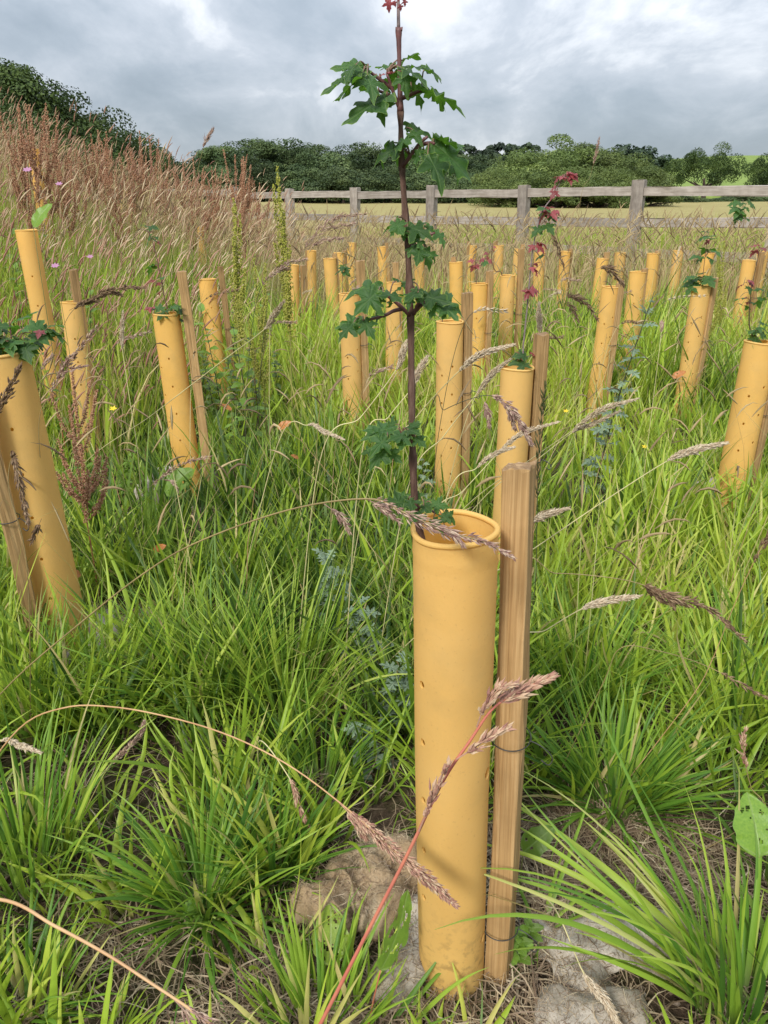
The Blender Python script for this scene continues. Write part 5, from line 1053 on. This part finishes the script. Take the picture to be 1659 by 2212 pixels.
# ------------------------------------------------------------------ grass
def blades(base, az, th0, th1, L, W, seg, rnd, fold=False, curl=None, pw=1.4):
    """curved ribbons: base (n,3), azimuth, tilt at root and at tip, length, width"""
    n = len(base); s = np.linspace(0, 1, seg + 1)
    th = th0[:, None] + (th1 - th0)[:, None] * s[None] ** pw
    a = az[:, None] + (0 if curl is None else curl[:, None] * s[None] ** 2)
    dx = np.sin(th) * np.cos(a); dy = np.sin(th) * np.sin(a); dz = np.cos(th)
    D = np.stack([dx, dy, dz], -1); st = (L / seg)[:, None, None]
    P = np.concatenate([np.zeros((n, 1, 3)), np.cumsum((D[:, :-1] + D[:, 1:]) / 2 * st, 1)], 1) + base[:, None]
    g = terrain(P[..., 0], P[..., 1]) + 0.004; P[..., 2] = np.where(P[..., 2] < g, g + 0.3 * (g - P[..., 2]) * 0.1, P[..., 2])
    side = np.stack([-np.sin(a), np.cos(a), np.zeros_like(a)], -1)
    tw = (RNG.normal(0, 0.5, n))[:, None] * (0.4 + s[None]); nrm = np.cross(side, D)
    side = side * np.cos(tw)[..., None] + nrm * np.sin(tw)[..., None]
    w = W[:, None] * np.clip(0.55 + 1.6 * s, 0, 1)[None] * (1 - s ** 2.4)[None] * 0.5
    w[:, -1] = W * 0.02
    A, B = P - side * w[..., None], P + side * w[..., None]
    if fold:
        Mid = P - np.cross(side, D) * (w * 0.45)[..., None]
        V = np.stack([A, Mid, B], 2).reshape(-1, 3); c = 3
    else: V = np.stack([A, B], 2).reshape(-1, 3); c = 2
    i = (np.arange(n)[:, None] * (seg + 1) + np.arange(seg)[None]) * c
    Q = [np.stack([i + k, i + k + 1, i + c + k + 1, i + c + k], -1).reshape(-1, 4) for k in range(c - 1)]
    T = np.repeat(np.tile(s, n), c); Rn = np.repeat(rnd, (seg + 1) * c)
    return V, np.vstack(Q), T, Rn
GA = np.array(GUARDS)
def clear_of(x, y, pad=0.012):
    ok = np.ones(len(x), bool)
    for gx_, gy_, gr in GUARDS: ok &= (x - gx_) ** 2 + (y - gy_) ** 2 > (gr + pad) ** 2
    return ok
def tuft_field(x, y, k, hgt, spread, wid, seg, hue, tilt=(0.05, 0.5), bend=(0.3, 1.5), bias=0.0, fold=False, hue_sd=0.16, prefaz=None):
    """k blades round each tuft centre (x, y); hgt, hue per tuft"""
    n = len(x) * k; ti = np.repeat(np.arange(len(x)), k)
    a = RNG.random(n) * 2 * PI
    if prefaz is not None: a = prefaz[ti] + RNG.normal(0, 1.0, n)
    r = spread * np.sqrt(RNG.random(n)); bx = x[ti] + r * np.cos(a); by = y[ti] + r * np.sin(a)
    ok = clear_of(bx, by); ti, a, bx, by, r = ti[ok], a[ok], bx[ok], by[ok], r[ok]; n = len(ti)
    base = np.stack([bx, by, terrain(bx, by) - 0.006], -1)
    th0 = tilt[0] + (tilt[1] - tilt[0]) * (0.3 * RNG.random(n) + 0.7 * r / spread * RNG.random(n) ** 0.5); th1 = th0 + bend[0] + (bend[1] - bend[0]) * RNG.random(n) ** 1.6
    L = hgt[ti] * (0.5 + 0.65 * RNG.random(n)); W = wid * (0.6 + 0.7 * RNG.random(n))
    rn = np.clip(hue[ti] + RNG.normal(0, hue_sd, n), 0, 0.96); rn = np.where(RNG.random(n) < 0.025, 1.0, rn)
    return blades(base, a + RNG.normal(0, 0.25, n), th0, th1, L, W, seg, rn, fold, RNG.normal(0, 0.5, n))
def patch(x, y, f, o=0.0): return 0.5 + 0.25 * np.sin(f * x + 1.7 * np.sin(f * 0.7 * y + o) + o) + 0.25 * np.sin(f * 0.9 * y + 1.3 * np.sin(f * 0.8 * x + 2 * o))
# bare ground: centre, radii
BARE = [(*G(1320, 1880), 0.17, 0.11), (*G(1010, 2180), 0.20, 0.05), (*G(560, 2170), 0.10, 0.035), (*G(240, 2060), 0.07, 0.025), (*G(660, 1760), 0.05, 0.05), (c1[0], c1[1], 0.09, 0.10), (c2[0], c2[1], 0.13, 0.12), (c3[0], c3[1], 0.085, 0.15), (*G(420, 1130), 0.16, 0.10), (c4[0], c4[1], 0.1, 0.1), (*G(60, 1800), 0.06, 0.04)]
def bare(x, y):
    m = np.zeros(len(x))
    for bx, by, rx, ry in BARE: m = np.maximum(m, np.clip(1.5 - 1.1 * np.hypot((x - bx) / rx, (y - by) / ry), 0, 1))
    return m
B1 = Bag()
# zone 1: near
n = 600; x = RNG.uniform(-1.15, 1.15, n); y = RNG.uniform(0.42, 1.75, n); ok = RNG.random(n) > bare(x, y) * 1.2 + 0.25 * (y < 0.95); x, y = x[ok], y[ok]
near_damp = np.clip(0.40 + 0.6 * sstep(0.55, 1.2, y), 0, 1)
V, Q, T, Rn = tuft_field(x, y, 14, (0.15 + 0.15 * RNG.random(len(x))) * near_damp + 0.02, 0.03, 0.0088, 7, 0.05 + 0.85 * patch(x, y, 4.2), (0.05, 0.85), (0.05, 0.9), fold=True, hue_sd=0.2); B1.add(V, Q, t=T, rnd=Rn)
V, Q, T, Rn = tuft_field(x, y, 9, (0.10 + 0.10 * RNG.random(len(x))) * near_damp + 0.02, 0.06, 0.004, 5, 0.15 + 0.4 * patch(x, y, 3.2), (0.1, 1.1), (0.3, 1.4), hue_sd=0.2); B1.add(V, Q, t=T, rnd=Rn)
# zone 2: middle
n = 3000; y = 1.6 + 3.9 * RNG.random(n) ** 0.8; x = RNG.uniform(-0.85, 0.85, n) * (y + 0.6); ok = RNG.random(n) > bare(x, y); x, y = x[ok], y[ok]
V, Q, T, Rn = tuft_field(x, y, 17, (0.12 + 0.20 * RNG.random(len(x)) * (0.25 + patch(x, y, 4.1, 2.2))) * (1 + 1.05 * sstep(2.4, 4.4, y)), 0.05, 0.0098, 5, 0.12 + 0.75 * patch(x, y, 2.3, 0.7), (0.05, 0.65), (0.1, 0.95), hue_sd=0.2); B1.add(V, Q, t=T, rnd=Rn)
# zone 3: far
n = 3600; y = 5.2 + 8.5 * RNG.random(n) ** 0.9; x = RNG.uniform(-0.8, 0.8, n) * (y + 0.6); ok = (x - F0.x) * FD.y - (y - F0.y) * FD.x > -0.25; x, y = x[ok], y[ok]
V, Q, T, Rn = tuft_field(x, y, 15, 0.56 + 0.30 * RNG.random(len(x)), 0.14, 0.0115, 3, 0.38 + 0.5 * patch(x, y, 0.9, 1.2), (0.03, 0.4), (0.2, 1.0), hue_sd=0.2); B1.add(V, Q, t=T, rnd=Rn)
o = put('meadow_grass', B1.mesh('meadow_grass'), M_GRASS); tag(o, 'lush green meadow grass growing between the guards', 'grass', None, 'stuff')

# tussocks one can pick out near the large guard
def tussock(label, u, v, n, hgt, wid, spread, tilt, bend, az=None, az_sd=3.0, seed=0, hue=0.4, seg=9, xy=None):
    global RNG
    keep = RNG; RNG = np.random.default_rng(seed)
    gx_, gy_ = xy or G(u, v); a = RNG.random(n) * 2 * PI if az is None else az + RNG.normal(0, az_sd, n)
    r = spread * np.sqrt(RNG.random(n)); bx = gx_ + r * np.cos(a); by = gy_ + r * np.sin(a) ; ok = clear_of(bx, by); a, bx, by = a[ok], bx[ok], by[ok]; n = len(a)
    th0 = tilt[0] + (tilt[1] - tilt[0]) * RNG.random(n); th1 = th0 + bend[0] + (bend[1] - bend[0]) * RNG.random(n) ** 1.3
    base = np.stack([bx, by, terrain(bx, by) - 0.005], -1)
    rn = np.clip(hue + RNG.normal(0, 0.2, n), 0, 0.95); rn = np.where(RNG.random(n) < 0.03, 1.0, rn)
    V, Q, T, Rn = blades(base, a, th0, th1, hgt * (0.45 + 0.6 * RNG.random(n)), wid * (0.6 + 0.6 * RNG.random(n)), seg, rn, True, RNG.normal(0, 0.35, n))
    RNG = keep
    loc = Vector((gx_, gy_, tz(gx_, gy_))); t = thing('grass_tussock', label, 'grass tussock', loc)
    b = Bag(); b.add(V, Q, t=T, rnd=Rn); put('blades', b.mesh('blades'), M_TUSS, t)['kind'] = 'stuff'
tussock('wide grass tussock fanning over bare soil near the brown felt', 440, 1960, 190, 0.22, 0.0062, 0.035, (0.1, 1.15), (0.2, 1.2), seed=1, hue=0.35)
tussock('second green tussock beside the holed dock leaf', 590, 1900, 120, 0.19, 0.006, 0.03, (0.05, 0.9), (0.2, 1.0), seed=2, hue=0.3)
tussock('tall upright tussock beside the thick straw coloured stalk', 60, 1900, 150, 0.27, 0.006, 0.06, (0.05, 0.6), (0.2, 1.2), seed=3, hue=0.45)
tussock('low grass clump beneath the thick straw coloured stalk', 40, 2190, 90, 0.16, 0.0055, 0.05, (0.1, 0.8), (0.3, 1.3), seed=4, hue=0.45)
tussock('dark green tussock spreading behind the bare soil beyond the sawn stake', 1330, 1740, 260, 0.25, 0.0062, 0.04, (0.15, 1.1), (0.15, 0.9), seed=5, hue=0.3)
tussock('long bladed tussock sweeping across the grey felt toward the stake', 1650, 2190, 26, 0.42, 0.0100, 0.06, (0.55, 1.0), (0.45, 1.0), PI * 0.84, 0.30, 6, 0.72, 12)
tussock('upright bright blades beside the grey felt', 1610, 2200, 110, 0.26, 0.0075, 0.06, (0.03, 0.5), (0.2, 1.0), None, 0, 7, 0.45)
tussock('bright tussock in the lower grass beneath the leaning red stalk', 690, 2230, 110, 0.14, 0.006, 0.06, (0.05, 0.55), (0.15, 0.9), None, 0, 8, 0.5)
tussock('big bright tussock behind the orange arching stalk', 470, 1520, 300, 0.32, 0.0062, 0.06, (0.05, 0.85), (0.15, 1.0), None, 0, 9, 0.5)
tussock('tall thin tussock between the orange arch and large guard', 620, 1560, 220, 0.32, 0.0052, 0.07, (0.05, 0.6), (0.15, 1.0), None, 0, 10, 0.6)
tussock('yellowish tussock by the broad guard foot', 70, 1560, 200, 0.26, 0.0062, 0.07, (0.05, 0.7), (0.15, 1.0), None, 0, 11, 0.5)
tussock('fresh tussock behind the round dock leaf', 1600, 1560, 260, 0.30, 0.006, 0.07, (0.1, 1.0), (0.15, 0.9), None, 0, 12, 0.55)
tussock('green tussock right behind the sawn stake', 1260, 1520, 220, 0.27, 0.0055, 0.06, (0.05, 0.8), (0.15, 0.9), None, 0, 13, 0.4)
tussock('few long blades arching from the stake foot over bare soil', 1165, 2010, 16, 0.20, 0.006, 0.02, (0.5, 1.2), (0.3, 0.9), 0.2, 0.7, 14, 0.5)
tussock('sparse green blades in front of the brown felt', 800, 2240, 22, 0.13, 0.006, 0.05, (0.1, 0.8), (0.1, 0.7), 0.9, 0.7, 15, 0.45)
tussock('grass clump between the brown felt and the tussocks behind', 690, 1700, 130, 0.2, 0.005, 0.05, (0.05, 0.7), (0.15, 1.0), None, 0, 16, 0.35)

# straw thatch
B2 = Bag()
n = 12000; y = 0.42 + 1.6 * RNG.random(n) ** 1.3; x = RNG.uniform(-0.8, 0.8, n) * (y + 0.3)
ok = clear_of(x, y, 0.004); x, y = x[ok], y[ok]; n = len(x)
V, Q, T, Rn = blades(np.stack([x, y, terrain(x, y) + 0.003 + 0.012 * RNG.random(n)], -1), RNG.random(n) * 6.28, 1.1 + 0.5 * RNG.random(n), 1.3 + 0.6 * RNG.random(n), 0.03 + 0.07 * RNG.random(n), 0.0011 + 0.0013 * RNG.random(n), 4, RNG.random(n), False, RNG.normal(0, 1.2, n)); B2.add(V, Q, t=T, rnd=Rn)
bsel = []
for bx, by, rx, ry in BARE:
    m = int(26000 * rx * ry * 4.5); a = RNG.random(m) * 6.28; r = np.sqrt(RNG.random(m)) * 1.15; bsel.append(np.stack([bx + rx * r * np.cos(a), by + ry * r * np.sin(a)], -1))
xy = np.vstack(bsel); ok = clear_of(xy[:, 0], xy[:, 1], 0.004); xy = xy[ok]; n = len(xy)
inmat = np.zeros(n, bool)
for cx_, cy_, sx_, sy_ in ((c1[0], c1[1], .075, .085), (c2[0], c2[1], .12, .105)): inmat |= np.hypot((xy[:, 0] - cx_) / sx_, (xy[:, 1] - cy_) / sy_) < 1
xy = xy[~inmat]; n = len(xy)
V, Q, T, Rn = blades(np.stack([xy[:, 0], xy[:, 1], terrain(xy[:, 0], xy[:, 1]) + 0.002 + 0.012 * RNG.random(n)], -1), RNG.random(n) * 6.28, 1.2 + 0.45 * RNG.random(n), 1.35 + 0.4 * RNG.random(n), 0.02 + 0.055 * RNG.random(n), 0.0011 + 0.0014 * RNG.random(n), 4, RNG.random(n), False, RNG.normal(0, 1.4, n)); B2.add(V, Q, t=T, rnd=Rn)
o = put('dead_straw', B2.mesh('dead_straw'), M_STRAW); tag(o, 'dead straw littering the bare soil', 'straw', None, 'stuff')

# upright stalks scattered through the grass
def stalks(x, y, h, w, lean_az, lean, seg=4, hue=None):
    n = len(x); base = np.stack([x, y, terrain(x, y)], -1); az = lean_az + RNG.normal(0, 0.7, n)
    th0 = np.abs(RNG.normal(0.04, 0.07, n)); th1 = th0 + lean * (0.4 + 0.9 * RNG.random(n))
    return base, az, th0, th1, h, np.full(n, w), seg, (RNG.random(n) if hue is None else hue)
def heads(P0, D, L, W, droop_, rnd, bag, seg=4):
    """soft spindles at the stalk tips"""
    n = len(P0); s = np.linspace(0, 1, seg + 1); D = D / np.linalg.norm(D, axis=1)[:, None]
    Dn = D[:, None] + np.array([0, 0, -1.0]) * (droop_[:, None, None] * s[None, :, None]); Dn /= np.linalg.norm(Dn, axis=2)[..., None]
    P = P0[:, None] + np.concatenate([np.zeros((n, 1, 3)), np.cumsum(Dn[:, :-1] * (L / seg)[:, None, None], 1)], 1)
    A = np.cross(Dn, np.array([0.2, 0.95, 0.1])); A /= np.linalg.norm(A, axis=2)[..., None] + 1e-9; B = np.cross(Dn, A)
    pr = np.array([0.3, 1.0, 0.95, 0.6, 0.05]); w = (W[:, None] * pr[None] * (0.75 + 0.5 * RNG.random((n, seg + 1))) / 2)[..., None]
    V = np.stack([P + A * w, P - A * w * 0.5 + B * w * 0.87, P - A * w * 0.5 - B * w * 0.87], 2).reshape(-1, 3)
    i = (np.arange(n)[:, None] * (seg + 1) + np.arange(seg)[None]) * 3
    Q = np.vstack([np.stack([i + k, i + (k + 1) % 3, i + 3 + (k + 1) % 3, i + 3 + k], -1).reshape(-1, 4) for k in range(3)])
    bag.add(V, Q, t=np.full(len(V), 0.5), rnd=np.repeat(rnd, (seg + 1) * 3))
def seeded(x, y, h, w, lean_az, lean, hl, hw, sbag, hbag, droop_=0.6, hue=None, hrnd=None):
    a = stalks(x, y, h, w, lean_az, lean, 4, hue); V, Q, T, Rn = blades(*a); sbag.add(V, Q, t=T, rnd=Rn)
    P = V.reshape(len(x), 5, 2, 3).mean(2); n = len(x)
    heads(P[:, -1] - (P[:, -1] - P[:, -2]) * 0.1, P[:, -1] - P[:, -2], hl * (0.6 + 0.7 * RNG.random(n)), hw * (0.7 + 0.6 * RNG.random(n)), droop_ * RNG.random(n) * 2, RNG.random(n) if hrnd is None else hrnd, hbag)
# plumes on the bank
SB, HB = Bag(), Bag()
n = 8200; y = 2.5 + 8.5 * RNG.random(n); x = (-1.15 - 0.10 * np.maximum(0, y - 6)) - (RNG.random(n) ** 0.9) * (0.35 * y + 1.3) + 0.35; ok = clear_of(x, y); x, y = x[ok], y[ok]; n = len(x)
keepm = RNG.random(n) < np.clip(0.25 + 1.1 * patch(x, y, 1.5, 0.4) + 0.3, 0, 1); x, y = x[keepm], y[keepm]; n = len(x)
hh = np.clip(0.36 + 0.48 * RNG.random(n) ** 1.5 + 0.06 * np.minimum(y, 6) * 0.5, 0, 0.95) * np.clip(0.65 + 0.12 * (y - 2.9), 0.6, 1) * (0.62 + 0.7 * patch(x, y, 2.7, 1.1))
seeded(x, y, hh, 0.0026, 0.15, 0.70, 0.085, 0.0075, SB, HB, 0.4, None, np.clip(0.9 * patch(x, y, 1.6, 2.0) + RNG.normal(0, 0.25, n), 0, 1))
o = put('plume_stalks', SB.mesh('plume_stalks'), M_STEM); tag(o, 'thin straw stalks carrying the tan plumes on the bank', 'grass', None, 'stuff')
o = put('plume_grass', HB.mesh('plume_grass'), M_PLUME); tag(o, 'pinkish tan grass plumes massed on the bank', 'grass', None, 'stuff')
# bank undergrowth
BB = Bag(); n = 1500; y = 2.6 + 8.5 * RNG.random(n); x = (-1.0 - 0.10 * np.maximum(0, y - 6)) - RNG.random(n) * (0.4 * y + 1.2)
V, Q, T, Rn = tuft_field(x, y, 14, 0.34 + 0.26 * RNG.random(n), 0.12, 0.0085, 4, 0.4 + 0.45 * patch(x, y, 1.4, 3.0), (0.02, 0.35), (0.15, 0.9)); BB.add(V, Q, t=T, rnd=Rn)
o = put('bank_grass', BB.mesh('bank_grass'), M_GRASS); tag(o, 'tall green grass growing under the plumes of the bank', 'grass', None, 'stuff')
# dry seeding grass along the fence and beyond
SF, HF = Bag(), Bag()
n = 19000; y = 5.2 + 22 * RNG.random(n) ** 1.25; x = RNG.uniform(-0.72, 0.78, n) * (y + 0.8)
dfe = (x - F0.x) * FD.y - (y - F0.y) * FD.x       # signed distance from the fence line, negative beyond it
pk = np.where(dfe < -0.3, 1.0, np.clip(0.85 - 0.06 * dfe, 0.35, 1)); ok = (RNG.random(n) < pk) & clear_of(x, y); x, y = x[ok], y[ok]; n = len(x)
seeded(x, y, (0.42 + 0.38 * RNG.random(n)) * np.where(dfe[ok] > -0.2, 0.92, 1.1), 0.0036, RNG.choice([0.2, 0.3, 2.6], n), 0.75, 0.12, 0.0085, SF, HF, 0.6)
n = 900; y = 1.15 + 4.4 * RNG.random(n); x = RNG.uniform(-0.55, 0.62, n) * (y + 0.4); ok = clear_of(x, y); x, y = x[ok], y[ok]; n = len(x)
seeded(x, y, 0.34 + 0.30 * RNG.random(n), 0.0019, RNG.choice([0.3, 0.5, 2.8], n), 0.9, 0.07, 0.0048, SF, HF, 0.9)
o = put('dry_stalks', SF.mesh('dry_stalks'), M_STEM); tag(o, 'thin dry grass stalks along the rail fence', 'grass', None, 'stuff')
o = put('dry_grass', HF.mesh('dry_grass'), M_DRYPL); tag(o, 'brown seeding grass heads along the rail fence', 'grass', None, 'stuff')
# dry undergrowth beyond the fence
DB = Bag(); n = 4200; y = 8 + 22 * RNG.random(n); x = RNG.uniform(-0.6, 0.8, n) * (y + 1); dfe = (x - F0.x) * FD.y - (y - F0.y) * FD.x; ok = dfe < 0.3; x, y = x[ok], y[ok]
V, Q, T, Rn = tuft_field(x, y, 12, 0.52 + 0.26 * RNG.random(len(x)), 0.25, 0.013, 3, np.full(len(x), 0.55), (0.02, 0.4), (0.2, 1.0), hue_sd=0.3); DB.add(V, Q, t=T, rnd=Rn)
o = put('dry_undergrowth', DB.mesh('dry_undergrowth'), M_DRYPL); tag(o, 'straw coloured undergrowth between the rail fence and the crop', 'grass', None, 'stuff')

# crumbs of soil and small stones on the bare ground
CB = Bag(); pts = []
for bx, by, rx, ry in BARE[:6] + BARE[6:7]:
    m = int(60000 * rx * ry); a = RNG.random(m) * 6.28; r = np.sqrt(RNG.random(m)) * 1.2; pts.append(np.stack([bx + rx * r * np.cos(a), by + ry * r * np.sin(a)], -1))
xy = np.vstack(pts); xy = xy[clear_of(xy[:, 0], xy[:, 1], 0.003)]; n = len(xy); sz = 0.0012 + 0.0045 * RNG.random(n) ** 3
octa = np.array([[1, 0, 0], [-1, 0, 0], [0, 1, 0], [0, -1, 0], [0, 0, 1], [0, 0, -1]], float); of = np.array([[0, 2, 4], [2, 1, 4], [1, 3, 4], [3, 0, 4], [2, 0, 5], [1, 2, 5], [3, 1, 5], [0, 3, 5]])
V = octa[None] * (sz[:, None] * (0.6 + 0.8 * RNG.random((n, 6))))[..., None]; V = V + np.stack([xy[:, 0], xy[:, 1], terrain(xy[:, 0], xy[:, 1]) + sz * 0.3], -1)[:, None]
CB.add(V.reshape(-1, 3), None, (np.arange(n)[:, None, None] * 6 + of[None]).reshape(-1, 3), rnd=np.repeat(RNG.random(n), 6), t=np.full(n * 6, 0.5))
M_CRUMB = seed_mat('soil_crumb', [(0, (0.05, 0.033, 0.022)), (0.6, (0.11, 0.075, 0.05)), (0.95, (0.20, 0.15, 0.11)), (1, (0.35, 0.31, 0.27))], 0.0)
o = put('soil_crumbs', CB.mesh('soil_crumbs', False), M_CRUMB); tag(o, 'crumbs of dark soil on the bare patches', 'soil', None, 'stuff')
